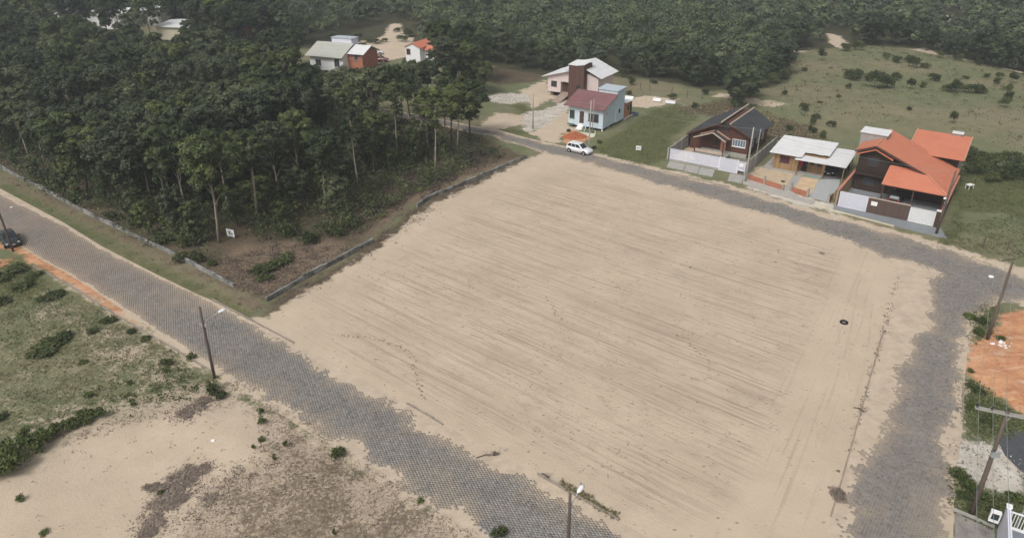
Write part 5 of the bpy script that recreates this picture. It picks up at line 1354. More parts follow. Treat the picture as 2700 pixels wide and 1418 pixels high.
def tree_meshes(seed, H, kind):
    """one tree: tapered trunk with limbs, crown of many leaf clumps with gaps between them"""
    rg = np.random.default_rng(seed); rd = random.Random(seed)
    tb = MB()
    lean = Vector((rd.uniform(-0.06, 0.06) * H, rd.uniform(-0.06, 0.06) * H, 0))
    bend = Vector((rd.uniform(-0.03, 0.03) * H, rd.uniform(-0.03, 0.03) * H, 0))
    ax = lambda t: Vector((0, 0, H * t)) + lean * t + bend * math.sin(t * 3.1)
    r0 = 0.0125 * H + 0.02
    if kind == 'tall': tlo, cw, nc, rc = 0.46, 0.22, 17, (0.085, 0.13)
    elif kind == 'broad': tlo, cw, nc, rc = 0.30, 0.33, 26, (0.11, 0.16)
    elif kind == 'slim': tlo, cw, nc, rc = 0.60, 0.15, 8, (0.075, 0.11)
    elif kind == 'bushy': tlo, cw, nc, rc = 0.04, 0.26, 20, (0.12, 0.18)
    else: tlo, cw, nc, rc = 0.02, 0.42, 30, (0.13, 0.19)
    tb.tube([ax(t) - Vector((0, 0, 0.3 if t == 0 else 0)) for t in (0, 0.2, 0.4, 0.6, 0.8, 0.93)], [r0, r0 * 0.85, r0 * 0.7, r0 * 0.5, r0 * 0.28, r0 * 0.1], 7)
    C, N, S, T = [], [], [], []
    for i in range(nc):
        f = i / (nc - 1)
        t = tlo + (1 - tlo) * (0.12 + 0.88 * f ** 0.8)
        prof = math.sin(math.pi * min(1, 0.22 + 0.78 * (1 - f))) if kind != 'tall' else (1 - 0.75 * abs(f - 0.45) ** 1.4)
        a = i * 2.399 + rd.uniform(-0.5, 0.5)
        rr = cw * H * max(0.12, prof) * rd.uniform(0.45, 1.0)
        if i == nc - 1: rr *= 0.2
        c = ax(min(t, 0.97)) + Vector((math.cos(a) * rr, math.sin(a) * rr, rd.uniform(-0.03, 0.03) * H))
        rad = H * rd.uniform(*rc)
        b = ax(max(0.15, t - 0.16))
        tb.tube([b, b.lerp(c, 0.55) + Vector((0, 0, 0.02 * H)), c], [r0 * 0.36, r0 * 0.22, r0 * 0.08], 5, cap=False)
        n = int(470 * (rad / 1.1) ** 1.5)
        tone = rd.uniform(-0.14, 0.14)
        # each clump is itself broken up into twigs of leaves
        sub = max(5, int(n / 42))
        P0, D0 = clump_points(sub, tuple(c), rad * 0.85, rg, 0.55, 0.9)
        for p0, d0 in zip(P0, D0):
            m = int(n / sub)
            P, D = clump_points(m, p0, rad * 0.36, rg, 0.2, 0.85)
            C.append(P); N.append(D * 0.5 + d0 + np.array([0, 0, 0.45])); S.append(rg.uniform(0.16, 0.36, m) * (0.75 + 0.03 * H))
            up = 0.16 * d0[2]  # upward twigs paler: light from above painted into the tint
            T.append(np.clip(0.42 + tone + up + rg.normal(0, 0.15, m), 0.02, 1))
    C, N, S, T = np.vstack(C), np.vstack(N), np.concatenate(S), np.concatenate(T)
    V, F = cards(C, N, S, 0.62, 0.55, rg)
    return tb, V, F, T

VAR = {}
def variant(kind, seed, H, leaf, bark):
    tb, V, F, T = tree_meshes(seed, H, kind)
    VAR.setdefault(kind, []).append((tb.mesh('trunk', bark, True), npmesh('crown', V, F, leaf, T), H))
for k in range(6): variant('tall', 100 + k, 11.5 + 0.4 * k, L_GROVE if k % 2 else L_GROVE2, M_BARK)
for k in range(5): variant('broad', 200 + k, 9.5 + 0.4 * k, L_GROVE if k % 3 else L_GROVE2, M_BARK2)
for k in range(5): variant('bushy', 600 + k, 5.0 + 0.3 * k, L_GROVE2 if k % 2 else L_GROVE, M_BARK2)
for k in range(3): variant('slim', 300 + k, 11.0 + 0.5 * k, L_GROVE, M_BARK)
for k in range(6): variant('round', 400 + k, 7.5 + 0.3 * k, L_WOOD, M_BARK2)

KIND_TXT = {
    'tall': ('tall_tree', 'tall pale-trunked tree with high clumped crown in the dark grove'),
    'broad': ('broad_tree', 'broad dense dark green tree in the grove'),
    'slim': ('slender_tree', 'slender tree with bare trunk and small crown in the grove'),
    'bushy': ('young_tree', 'young leafy tree in the grove'),
    'round': ('woodland_tree', 'rounded dusky green tree at the edge of the far woodland'),
}
KIND_WORD = {'tall': 'pale-trunked tree with high crown', 'broad': 'dense dark green tree', 'slim': 'bare-trunked tree with small crown', 'bushy': 'young tree leafy to ground'}
W1A, W2A = np.array(W1), np.array([G(*p) for p in ((704, 795), (985, 638), (1100, 548), (1388, 418))])
def grove_label(x, y, H, kind):
    p = np.array([[x, y]])
    d1, d2, d3 = line_dist(p, W1A)[0], line_dist(p, W2A)[0], line_dist(p, B_LOW)[0]
    if kind == 'bushy': size = 'knee-branched' if H < 3.2 else 'half-grown' if H < 5 else 'well-grown'
    else: size = 'tallest' if H > 12.3 else 'tall' if H > 10.8 else 'middling' if H > 9.2 else 'small'
    if d1 < 7: place = 'right behind the paved street block wall'
    elif d2 < 9: place = 'in the open strip beside the sand lot wall'
    elif d3 < 9: place = 'at the grove end of the upper street'
    elif d1 < 22: place = 'in the grove front facing the paved street'
    elif d2 < 24: place = 'in the thin grove strip towards the sand lot'
    elif y > 165: place = 'at the rear of the grove near the brick house'
    else: place = 'deep inside the dark grove'
    return '%s %s %s' % (size, KIND_WORD[kind], place)
N_TREES = 0
def cut_to_view(x, y, H):
    """shorten trees before the far houses until their tops project below set image rows"""
    if y > 201 or y < 95 or x > -8: return H
    while H > 3.0:
        dz = H - CAM_H; d = y * math.cos(PITCH) - dz * math.sin(PITCH)
        u = 1350 + 1930 * x / d; v = 709 - 1930 * (y * math.sin(PITCH) + dz * math.cos(PITCH)) / d
        lim = (178 if u < 850 else 190) * (y < 176) if 790 < u < 985 else 112 if 412 < u < 480 else 78 if 372 < u <= 412 else 70 if 235 < u < 330 else (176 if 985 <= u < 1075 else 168 if 1075 <= u < 1130 else 0) if y < 176 else 0
        if v >= lim: break
        H -= 0.3
    return H
def plant_tree(x, y, H, kind, label=None, group=None, k=None, rz=None):
    global N_TREES
    nm, lab = KIND_TXT[kind]
    if kind != 'round' and label is None: lab = grove_label(x, y, H, kind)
    H = cut_to_view(x, y, H)  # height cut so the top stays under its image row limit
    tr, cr, h0 = VAR[kind][k if k is not None else random.randrange(len(VAR[kind]))]
    o = tag(empty(nm, (x, y, 0.0), random.random() * 6.283 if rz is None else rz), label or lab, 'tree', group or ('trees of the dark grove' if kind != 'round' else 'trees at the woodland edge'))
    s = H / h0; w = s * random.uniform(0.92, 1.15)
    o.scale = (w, w, s)
    link('trunk', tr, o); link('crown', cr, o)
    N_TREES += 1
    return o

def inside(poly, x, y): return poly_sdf(np.array([[x, y]]), poly)[0]
PLACED = []
def far_enough(x, y, d):
    for a, b in PLACED:
        if (a - x) ** 2 + (b - y) ** 2 < d * d: return False
    PLACED.append((x, y)); return True

# trunks that stand out along the front of the grove
for (u, v), H, kind in (((576, 640), 13.2, 'tall'), ((607, 572), 11, 'slim'), ((680, 595), 11.5, 'slim'), ((497, 575), 12, 'tall'), ((400, 536), 12, 'tall'), ((303, 490), 12, 'tall'), ((81, 425), 11, 'tall'), ((625, 480), 12, 'tall'),
                        ((860, 556), 9.5, 'slim'), ((872, 552), 10.5, 'tall'), ((946, 500), 11, 'slim'), ((1050, 424), 12, 'slim'), ((1147, 455), 10.5, 'slim'), ((1205, 396), 10.5, 'tall'), ((1190, 370), 10, 'broad'), ((1130, 400), 10, 'tall'),
                        ((740, 545), 11, 'tall'), ((450, 600), 10, 'slim'), ((350, 560), 10.5, 'broad'), ((230, 505), 10.5, 'broad'), ((1240, 362), 9, 'broad'), ((800, 500), 11, 'tall'), ((1060, 330), 12, 'tall'), ((990, 352), 11, 'broad'), ((700, 470), 12.5, 'tall'), ((540, 520), 12, 'broad'), ((640, 530), 9, 'broad')):
    x, y = G(u, v); PLACED.append((x, y)); plant_tree(x, y, H, kind)
DENSE = GP([(-420, 250), (-300, 330), (-130, 365), (60, 450), (170, 500), (300, 540), (430, 590), (560, 590), (700, 560), (800, 520), (850, 440), (860, 360), (900, 310), (850, 260), (740, 235), (600, 205), (300, 190), (0, 195), (-250, 190)])
SPARSE = GP([(850, 520), (960, 500), (1060, 470), (1160, 440), (1240, 385), (1230, 350), (1180, 318), (1060, 290), (950, 285), (880, 300), (860, 400)])
BACK = GP([(740, 230), (850, 255), (1000, 275), (1120, 295), (1230, 260), (1280, 215), (1200, 190), (1100, 200), (990, 225), (860, 215), (760, 200)])
for poly, dist, tries, mixk in ((DENSE, 4.3, 5200, ('tall', 'broad', 'broad', 'tall', 'broad')), (SPARSE, 6.0, 500, ('tall', 'slim', 'slim', 'broad')), (BACK, 5.6, 400, ('broad', 'tall', 'broad'))):
    lo, hi = poly.min(0), poly.max(0); cap = 152 if poly is DENSE else 22
    cnt = 0
    for _ in range(tries):
        x, y = random.uniform(lo[0], hi[0]), random.uniform(lo[1], hi[1])
        if cnt >= cap or inside(poly, x, y) < 0.3 or abs(x) > 0.70 * math.hypot(y, CAM_H) + 9 or not far_enough(x, y, dist): continue
        kd = random.choice(mixk)
        plant_tree(x, y, random.uniform(9.0, 13.0) if kd != 'broad' else random.uniform(7.5, 11.5), kd); cnt += 1
# young growth fills the space below the crowns
YOUNG = GP([(-120, 385), (0, 440), (236, 562), (420, 640), (560, 665), (700, 640), (860, 610), (980, 570), (1060, 500), (1180, 440), (1240, 390), (1150, 350), (900, 420), (700, 470), (400, 420), (0, 340)])
cnt = 0
for _ in range(2500):
    lo, hi = YOUNG.min(0), YOUNG.max(0)
    x, y = random.uniform(lo[0], hi[0]), random.uniform(lo[1], hi[1])
    if cnt >= 72 or inside(YOUNG, x, y) < 0.5 or inside(CLEAR, x, y) > -0.5: continue
    if x > -22 and random.random() < 0.62: continue
    if math.hypot(x - G(610, 640)[0], y - G(610, 640)[1]) < 4.0 or not far_enough(x, y, 2.1): continue
    plant_tree(x, y, random.uniform(2.6, 6.2), 'bushy'); cnt += 1
# trees around the houses beyond the grove
for (u, v), H, kind in (((775, 175), 8, 'broad'), ((770, 205), 8, 'broad'), ((835, 205), 4, 'broad'), ((1128, 190), 6.5, 'broad'), ((1178, 185), 9.5, 'tall'), ((1170, 200), 10.5, 'tall'), ((1210, 215), 9, 'broad'), ((1190, 250), 8, 'broad'), ((1250, 240), 6, 'broad'), ((1270, 252), 6.5, 'broad'), ((1045, 205), 4.5, 'broad'), ((430, 105), 13, 'tall'), ((480, 110), 14, 'broad'), ((330, 120), 14, 'tall'), ((290, 115), 13, 'broad'), ((600, 120), 17, 'tall'), ((650, 120), 17, 'broad'), ((560, 130), 14, 'tall'), ((200, 110), 13, 'broad'), ((120, 130), 14, 'tall'), ((60, 120), 13, 'broad'), ((20, 150), 12, 'broad'), ((700, 130), 11, 'broad'), ((370, 150), 10, 'broad'), ((545, 142), 13, 'broad'), ((590, 138), 13, 'broad'), ((625, 150), 12, 'broad'), ((470, 140), 11, 'broad'), ((400, 130), 13, 'tall'), ((340, 146), 12, 'broad'), ((500, 90), 15, 'tall'), ((575, 100), 15, 'broad'), ((240, 95), 14, 'broad'), ((265, 70), 15, 'tall'), ((180, 80), 15, 'broad'), ((730, 120), 12, 'broad'), ((680, 100), 14, 'broad'), ((150, 165), 9, 'broad'), ((255, 160), 9, 'tall'), ((520, 160), 9, 'broad')):
    x, y = G(u, v); PLACED.append((x, y)); 
    near = min(((math.hypot(x - a, y - b), t) for a, b, t in ((-38, 178, 'the bare brick house with khaki roof'), (-22, 183, 'the small white gabled house'), (-92, 206, 'the cream walled house in the trees'), (-130, 238, 'the long white roofed house'), (-82, 228, 'the orange roofed brick house'), (-134, 199, 'the low yellowish house'), (10, 158, 'the pink tower house'))))[1]
    size = 'low' if H < 4 else 'small' if H < 8 else 'big' if H < 13 else 'towering'
    plant_tree(x, y, H, kind, '%s %s close to %s' % (size, {'tall': 'pale-trunked tree', 'broad': 'broad dark tree'}[kind], near), 'trees round the far houses')
# the tree beside the gabled house and woodland edge
for (u, v), H in (((1948, 285), 7.0), ((1975, 262), 6.0), ((1935, 268), 5.0)):
    x, y = G(u, v); PLACED.append((x, y)); plant_tree(x, y, H, 'round', 'bushy dark tree standing behind the dark roofed gabled house', 'trees behind the gabled house')
HOLES = [GP([(2055, 128), (2130, 134), (2130, 145), (2050, 140)]), GP([(2175, 80), (2215, 88), (2250, 125), (2240, 132), (2190, 118)]), GP([(2440, 42), (2520, 36), (2540, 62), (2480, 66)]), GP([(820, 120), (900, 92), (975, 78), (1000, 52), (1060, 56), (1100, 85), (1110, 130), (1180, 175), (1100, 200), (900, 210), (790, 190)]), GP([(505, 10), (560, 5), (560, 70), (515, 70)]), GP([(490, -20), (570, -20), (560, 20), (505, 20)]),
         GP([(1390, 195), (1560, 195), (1620, 240), (1400, 240)])]
def wood_ok(x, y, m=0.0):
    for h in HOLES:
        if inside(h, x, y) > -1.5: return False
    return True
eb = 0
seg = [(Vector((*a, 0)), Vector((*b, 0))) for a, b in zip(EDGE[:-1], EDGE[1:])]
for a, b in seg:
    n = max(1, int((b - a).length / 3.6))
    for i in range(n):
        p = a.lerp(b, (i + 0.5) / n); y = p.y + random.uniform(1.0, 7.0); x = p.x + random.uniform(-1.8, 1.8)
        if eb < 75 and wood_ok(x, y) and far_enough(x, y, 2.6):
            H = random.uniform(5.0, 8.5)
            plant_tree(x, y, H, 'round', '%s rounded woodland tree %s' % ('stunted' if H < 6 else 'bushy' if H < 7.2 else 'high', 'behind the pink tower house' if x < 16 else 'above the sandy track behind the blue house' if x < 62 else 'at the near corner of the pasture' if x < 90 else 'along the far rim of the pasture')); eb += 1

# ------------------------------------------------------------------ the woodland mass behind, too many trees to count
def edge_y(x):
    return np.interp(x, EDGE[:, 0], EDGE[:, 1])
Vs, Fs, Ts, off = [], [], [], 0
rows = []
y = 150.0
while y < 520:
    st = 5.0 if y < 260 else (6.0 if y < 360 else 9.0)
    half = 0.80 * y + 25
    x = -half
    while x < half:
        px, py = x + random.uniform(-0.42, 0.42) * st, y + random.uniform(-0.42, 0.42) * st
        ok = (py > edge_y(px) + 5.5) if px > -28 else (py > 205 + 0.0 * px and py > 232 - 0.35 * (px + 28) * -1.0 * 0.4)
        if px < -28: ok = py > (203 if px > -85 else 245 if px > -145 else 225)
        if ok and wood_ok(px, py): rows.append((px, py))
        x += st
    y += st * 0.86
for px, py in rows:
    d = math.hypot(px, py)
    H = (random.uniform(4.6, 7.5) if random.random() < 0.7 else random.uniform(7.5, 10.5)) * (1.0 + 0.25 * mnoise.noise((px * 0.02, py * 0.02, 7)))
    if px < -60 : H *= 1.25
    if px > 60: H *= 0.72
    Rr = max(2.2, H * random.uniform(0.36, 0.48))
    k = 10; n = 20 if d < 240 else (12 if d < 330 else 7)
    sz = 0.55 if d < 240 else (0.8 if d < 330 else 1.3)
    tone = random.gauss(0.42, 0.20)
    dr = RNG.normal(0, 1, (k, 3)); dr /= np.linalg.norm(dr, axis=1)[:, None]; dr[:, 2] = np.where(dr[:, 2] < -0.5, -dr[:, 2], dr[:, 2])
    for c in dr:
        cc = np.array([px, py, H * 0.45]) + c * np.array([Rr * 0.78, Rr * 0.78, H * 0.42])
        P, D = clump_points(n, cc, Rr * 0.40, RNG, 0.5, 0.8)
        V, F = cards(P, D * 0.7 + c + np.array([0, 0, 0.2]), RNG.uniform(0.7, 1.5, n) * sz, 0.7, 0.32)
        Vs.append(V); Fs.append(F + off); off += len(V)
        Ts.append(np.clip(tone + 0.12 * c[2] + RNG.normal(0, 0.10, n), 0, 1))  # crown tops paler, overhead light put into the tint
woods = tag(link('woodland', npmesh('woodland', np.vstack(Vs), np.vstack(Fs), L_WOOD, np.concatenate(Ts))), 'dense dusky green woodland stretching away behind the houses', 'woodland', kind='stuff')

# ------------------------------------------------------------------ shrubs
def bush_mesh(seed, n=420, leaf=L_BUSH, flat=0.7, size=(0.10, 0.24), lumps=9, spread=0.55):
    rg = np.random.default_rng(seed); C, N, S, T = [], [], [], []
    for i in range(lumps):
        a = rg.random() * 6.283; r = spread * math.sqrt(rg.random())
        c = (r * math.cos(a), r * math.sin(a), rg.uniform(0.25, 0.75) * flat)
        m = n // lumps
        P, D = clump_points(m, c, rg.uniform(0.28, 0.45), rg, 0.35, 0.8)
        C.append(P); N.append(D + np.array([0, 0, 0.3])); S.append(rg.uniform(*size, m)); T.append(np.clip(0.42 + rg.uniform(-0.15, 0.15) + 0.14 * D[:, 2] + rg.normal(0, 0.14, m), 0, 1))  # upper leaves lighter, skylight painted into their tint
    C = np.vstack(C); C[:, 2] = np.maximum(C[:, 2], 0.02)
    V, F = cards(C, np.vstack(N), np.concatenate(S), 0.55, 0.7, rg)
    return npmesh('shrub', V, F, leaf, np.concatenate(T))
BUSH = [bush_mesh(500 + k, 520, spread=0.44) for k in range(6)]
HEDGE = [bush_mesh(580 + k, 800, L_BRIGHT, 0.9, (0.08, 0.22), 11, 0.5) for k in range(3)]
BRIGHT = [bush_mesh(520 + k, 320, L_BRIGHT, 0.9, (0.10, 0.28), 7, 0.42) for k in range(4)]
DRYB = [bush_mesh(540 + k, 950, L_DRYP, 0.35, (0.05, 0.18), 16, 0.48) for k in range(4)]
TALLB = [bush_mesh(560 + k, 1300, L_BUSH, 0.9, (0.06, 0.15), 14) for k in range(3)]
def shrub(u, v, r, h, meshes, label, group, name='shrub', cat='shrub'):
    x, y = G(u, v)
    o = tag(link(name, random.choice(meshes), None, (x, y, ground_z(x, y) - 0.05), random.random() * 6.28, (r, r * random.uniform(0.8, 1.2), h)), label, cat, group)
    return o
for u, v, r, h in ((565, 1040, 1.0, 1.3), (585, 1050, 0.9, 1.0), (690, 1090, 0.45, 0.8), (692, 1120, 0.6, 0.8), (690, 1170, 0.55, 0.5), (755, 1180, 0.35, 0.8), (725, 1220, 0.3, 0.7), (670, 1190, 0.3, 0.5), (890, 1200, 1.0, 1.0), (1315, 1412, 0.9, 1.0), (55, 1330, 0.6, 0.6), (440, 962, 0.8, 1.0), (440, 985, 0.5, 0.7), (235, 1050, 0.6, 0.7), (355, 1075, 0.6, 0.8), (345, 1020, 0.4, 0.6), (425, 1305, 0.4, 0.5), (880, 1412, 0.25, 0.6), (120, 1415, 0.5, 0.4), (555, 1030, 0.6, 1.2), (505, 945, 0.9, 0.7), (1108, 1322, 0.5, 0.4)):
    shrub(u, v, r, h, BRIGHT if r < 0.7 else BUSH, 'green shrub growing in the sandy scrub across the paved street', 'shrubs on the near scrub')
for u, v, r, h in ((10, 1270, 1.1, 1.4), (45, 1235, 1.2, 1.5), (90, 1195, 1.0, 1.3), (130, 1165, 1.0, 1.2), (180, 1140, 0.8, 1.0), (220, 1120, 0.9, 0.9), (265, 1105, 0.9, 0.9), (20, 1210, 1.1, 1.3), (70, 1160, 0.8, 0.9)):
    shrub(u, v, r * 1.25, h * 1.35, HEDGE, 'leafy green shrub in the row edging the bare dune', 'shrubs edging the dune')
for u, v, r, h in ((135, 915, 2.3, 0.9), (110, 935, 2.0, 0.8), (165, 895, 1.9, 0.9), (150, 780, 1.7, 0.8), (120, 790, 1.5, 0.6), (245, 880, 0.9, 0.7), (280, 850, 1.1, 0.7), (300, 845, 0.8, 0.7), (345, 875, 0.9, 0.5), (60, 755, 2.0, 0.8), (10, 735, 2.2, 1.1), (40, 715, 2.0, 1.1), (0, 800, 1.8, 0.7), (90, 730, 1.5, 0.7), (5, 1110, 0.9, 0.7), (385, 895, 1.0, 0.5), (220, 960, 0.8, 0.4)):
    shrub(u, v, r, h, BUSH, 'low dark green thicket in the rough grass across the paved street', 'thickets in the rough grass')
for u, v, r, h in ((450, 1290, 1.5, 0.6), (430, 1330, 1.3, 0.55), (490, 1265, 1.4, 0.6), (410, 1380, 1.0, 0.5), (400, 1290, 0.8, 0.6), (540, 1240, 0.9, 0.4), (460, 1330, 1.1, 0.5), (520, 1075, 1.1, 0.8), (490, 1095, 1.0, 0.8), (540, 1060, 0.9, 0.8), (560, 1320, 0.8, 0.5), (500, 1240, 0.7, 0.5), (2205, 1300, 0.75, 1.0), (2215, 1315, 0.6, 0.8), (390, 1410, 0.9, 0.5)):
    shrub(u, v, r * 1.25, h * 0.6, DRYB, 'dead brown brush on the sand' if u < 2000 else 'dead brown brush against the kerb of the side street', 'dead brush on the sand' if u < 2000 else 'dead brush at the kerb', 'dry_brush', 'brush')
for u, v, r, h in ((690, 715, 2.2, 0.9), (730, 705, 2.0, 0.9), (700, 740, 1.6, 0.7), (750, 690, 1.8, 1.0), (480, 690, 1.5, 1.3), (520, 690, 1.2, 1.6), (560, 700, 1.0, 0.9), (430, 640, 1.8, 1.5), (500, 650, 1.6, 2.0), (820, 640, 1.8, 1.6), (880, 620, 2.0, 1.8), (760, 620, 1.8, 1.6), (930, 600, 1.8, 1.5), (1060, 445, 2.2, 1.8), (1125, 480, 1.4, 1.3), (980, 560, 1.6, 1.2), (1300, 400, 1.4, 0.9), (1250, 430, 1.2, 0.8), (130, 500, 1.6, 1.8), (200, 535, 1.5, 1.5), (300, 580, 1.4, 1.5), (360, 600, 1.6, 1.8)):
    shrub(u, v, r, h * 1.3, BUSH, 'green shrub growing at the edge of the grove floor', 'shrubs of the grove floor', 'grove_shrub')
for u, v, r, h in ((975, 112, 2.6, 1.6), (995, 116, 2.4, 1.5), (955, 120, 2.0, 1.2), (1012, 112, 1.8, 1.2), (1062, 110, 2.2, 2.6), (1080, 98, 2.4, 3.0), (880, 96, 2.2, 1.6), (1045, 84, 2.0, 1.6), (940, 98, 2.4, 1.5)):
    shrub(u, v, r, h, TALLB, 'low dusky bush on the sandy clearing behind the brick house', 'bushes on the sandy clearing', 'clearing_bush', 'bush')
# pasture bushes
MB_ = [(2243, 213, 2.6, 1.6), (2265, 208, 1.6, 1.5), (2285, 217, 1.6, 1.2), (2315, 238, 3.2, 2.3), (2340, 236, 2.4, 1.8), (2360, 217, 1.5, 1.5), (2400, 240, 1.3, 1.5), (2405, 185, 1.6, 2.2), (2390, 170, 1.3, 1.2), (2360, 172, 1.6, 1.2), (2335, 162, 1.4, 1.3), (2230, 140, 2.0, 1.6), (2165, 165, 1.4, 2.2), (2260, 138, 2.2, 1.8), (2465, 218, 1.8, 1.2), (2510, 250, 1.9, 2.0), (2490, 245, 1.5, 1.2), (2560, 250, 2.4, 1.6), (2585, 252, 1.6, 1.0), (2630, 215, 1.4, 1.0), (2625, 228, 1.0, 1.0), (2670, 225, 1.4, 1.6), (2650, 255, 1.2, 1.6), (2640, 288, 1.4, 1.3), (2655, 272, 1.2, 1.6), (2510, 330, 1.1, 1.5), (2120, 298, 1.2, 1.2), (2235, 240, 0.9, 0.9), (2065, 255, 0.9, 0.8), (2120, 190, 1.0, 0.7), (2480, 158, 1.5, 1.2), (2530, 165, 1.3, 1.1), (2580, 178, 1.2, 0.7), (2060, 210, 2.2, 2.2), (2035, 220, 1.9, 1.8), (2430, 235, 1.0, 0.9), (2435, 187, 1.8, 0.9), (2600, 210, 1.0, 0.7), (2545, 215, 1.1, 0.6), (2140, 330, 1.0, 1.1), (2190, 335, 0.9, 1.0), (2210, 265, 0.8, 0.5), (2395, 300, 0.7, 0.5), (2160, 280, 0.8, 0.4), (1990, 255, 1.2, 1.2), (1660, 215, 0.9, 0.8), (1725, 220, 1.2, 0.6), (1640, 205, 1.4, 1.5), (1665, 225, 1.0, 1.2), (1860, 250, 1.1, 1.0), (1770, 262, 1.3, 0.8), (1830, 285, 1.0, 0.8), (1960, 300, 1.2, 0.7), (2010, 325, 1.0, 0.9), (2080, 345, 0.9, 0.8), (2150, 315, 1.2, 0.7)]
for u, v, r, h in MB_:
    shrub(u, v, r * 1.1, h * 1.7, TALLB, 'dusky green bush standing in the open pasture', 'bushes in the pasture', 'pasture_bush', 'bush')
for u, v, r, h in ((2570, 455, 3.0, 2.6), (2600, 445, 3.0, 2.8), (2640, 470, 3.0, 2.5), (2680, 470, 3.0, 2.4), (2545, 430, 2.4, 2.6), (2700, 455, 2.6, 2.4), (2620, 480, 2.2, 1.8), (2665, 425, 2.5, 1.8), (2560, 405, 1.8, 1.5), (2600, 420, 2.0, 1.6)):
    shrub(u, v, r, h, TALLB, 'large dark bush in the thicket right of the orange roofed house', 'thicket by the orange roofed house', 'thicket_bush', 'bush')
for u, v, r, h in ((1660, 250, 0.9, 1.2), (2140, 350, 1.5, 1.6), (2170, 365, 1.3, 1.8), (1600, 240, 1.2, 1.0), (2085, 362, 1.2, 0.7), (1895, 415, 0.5, 0.5), (1920, 418, 0.5, 0.45), (2065, 480, 0.5, 0.4), (1500, 348, 0.6, 0.8), (1580, 378, 0.8, 0.9), (1566, 392, 0.7, 0.8)):
    shrub(u, v, r, h, BUSH, 'small garden bush beside the houses', 'bushes among the houses', 'garden_bush', 'bush')
for u, v, r, h in ((2560, 840, 0.9, 0.7), (2590, 850, 1.0, 0.8), (2575, 880, 0.8, 0.7), (2640, 895, 0.8, 0.5), (2560, 1020, 0.8, 0.6), (2580, 1035, 0.9, 0.6), (2560, 1075, 0.8, 0.6), (2600, 1110, 0.9, 0.6), (2530, 1260, 0.9, 0.8), (2555, 1285, 0.9, 0.8), (2600, 1320, 0.9, 0.7), (2640, 1330, 0.9, 0.7), (2680, 1320, 1.0, 0.8), (2540, 1310, 0.8, 0.6), (2620, 1350, 0.7, 0.6), (2560, 980, 0.5, 0.5)):
    shrub(u, v, r, h, BUSH + HEDGE, 'weedy green clump on the verge of the side street', 'weeds on the side street verge', 'weed_clump', 'weeds')
for u, v, r, h in ((2168, 668, 0.6, 0.2), (2052, 660, 0.25, 0.2), (2100, 695, 0.22, 0.2), (1820, 705, 0.22, 0.25), (1305, 1195, 0.35, 0.35), (1440, 1258, 0.3, 0.35), (2210, 1242, 0.22, 0.35), (2045, 690, 0.3, 0.2)):
    shrub(u, v, r, h, DRYB, 'uprooted dry tuft lying on the sand lot', 'dry tufts on the sand lot', 'dry_tuft', 'plant')

# ------------------------------------------------------------------ ground cover that nobody could count
def scatter(poly, n, rng=RNG, keep=None):
    lo, hi = poly.min(0), poly.max(0)
    P = rng.random((n, 2)) * (hi - lo) + lo
    P = P[poly_sdf(P, poly) > 0]
    return P
def zs(P): return np.array([ground_z(x, y) for x, y in P])
def cover(name, label, cat, P, leaf, size, height, per=1, spread=0.0, jit=0.6, tint=(0.42, 0.16), low=0.0):
    P = np.repeat(P, per, 0)
    if spread: P = P + RNG.normal(0, spread, P.shape)
    Z = zs(P) + low + RNG.random(len(P)) * height
    n = len(P)
    V, F = cards(np.column_stack([P, Z]), np.tile([0, 0, 0.8], (n, 1)), RNG.uniform(*size, n), 0.5, jit)
    T = np.clip(RNG.normal(tint[0], tint[1], n), 0, 1)
    return tag(link(name, npmesh(name, V, F, leaf, T)), label, cat, kind='stuff')
# undergrowth of the grove: clumps of shrubs and saplings
GROVE = np.vstack([GP([(-330, 290), (-120, 372), (0, 447), (236, 575), (430, 665), (560, 700), (700, 690), (860, 650), (960, 610), (1060, 540), (1200, 465), (1330, 410), (1240, 365), (1100, 325), (900, 275), (500, 250), (0, 255)])])
base = scatter(GROVE, 6200)
base = base[poly_sdf(base, CLEAR) < 0.3]
sg = np.array(G(610, 640)); base = base[np.hypot(base[:, 0] - sg[0], base[:, 1] - sg[1]) > 3.2]
right = np.clip((base[:, 0] + 26) / 24, 0, 1)
base = base[RNG.random(len(base)) > right * 0.5]
hgt = np.repeat(RNG.uniform(0.6, 3.4, len(base)) * (1 - 0.55 * np.clip((base[:, 0] + 26) / 24, 0, 1)), 40)
P = np.repeat(base, 40, 0) + RNG.normal(0, 0.55, (len(base) * 40, 2))
Z = hgt * RNG.random(len(P)) ** 0.7
V, F = cards(np.column_stack([P, Z + 0.05]), np.tile([0, 0, 0.6], (len(P), 1)), RNG.uniform(0.16, 0.42, len(P)), 0.55, 0.8)
T = np.clip(np.repeat(RNG.normal(0.46, 0.17, len(base)), 40) + RNG.normal(0, 0.1, len(P)), 0, 1)
tag(link('undergrowth', npmesh('undergrowth', V, F, L_GROVE, T)), 'dark tangled undergrowth on the floor of the grove', 'undergrowth', kind='stuff')
# brown dead scrub in the open right part of the grove
P = scatter(GP([(850, 600), (960, 600), (1100, 530), (1330, 420), (1250, 380), (1100, 380), (900, 400), (840, 500)]), 900)
cover('dry_undergrowth', 'brown dry undergrowth in the open part of the grove', 'undergrowth', P, L_DRY, (0.18, 0.4), 0.8, 22, 0.45)
P = scatter(GP([(560, 690), (620, 755), (705, 790), (830, 715), (930, 655), (740, 640)]), 500)
cover('clearing_grass', 'brown dry grass in the clearing at the grove corner', 'grass', P, L_DRY, (0.1, 0.28), 0.3, 22, 0.35, tint=(0.6, 0.2))
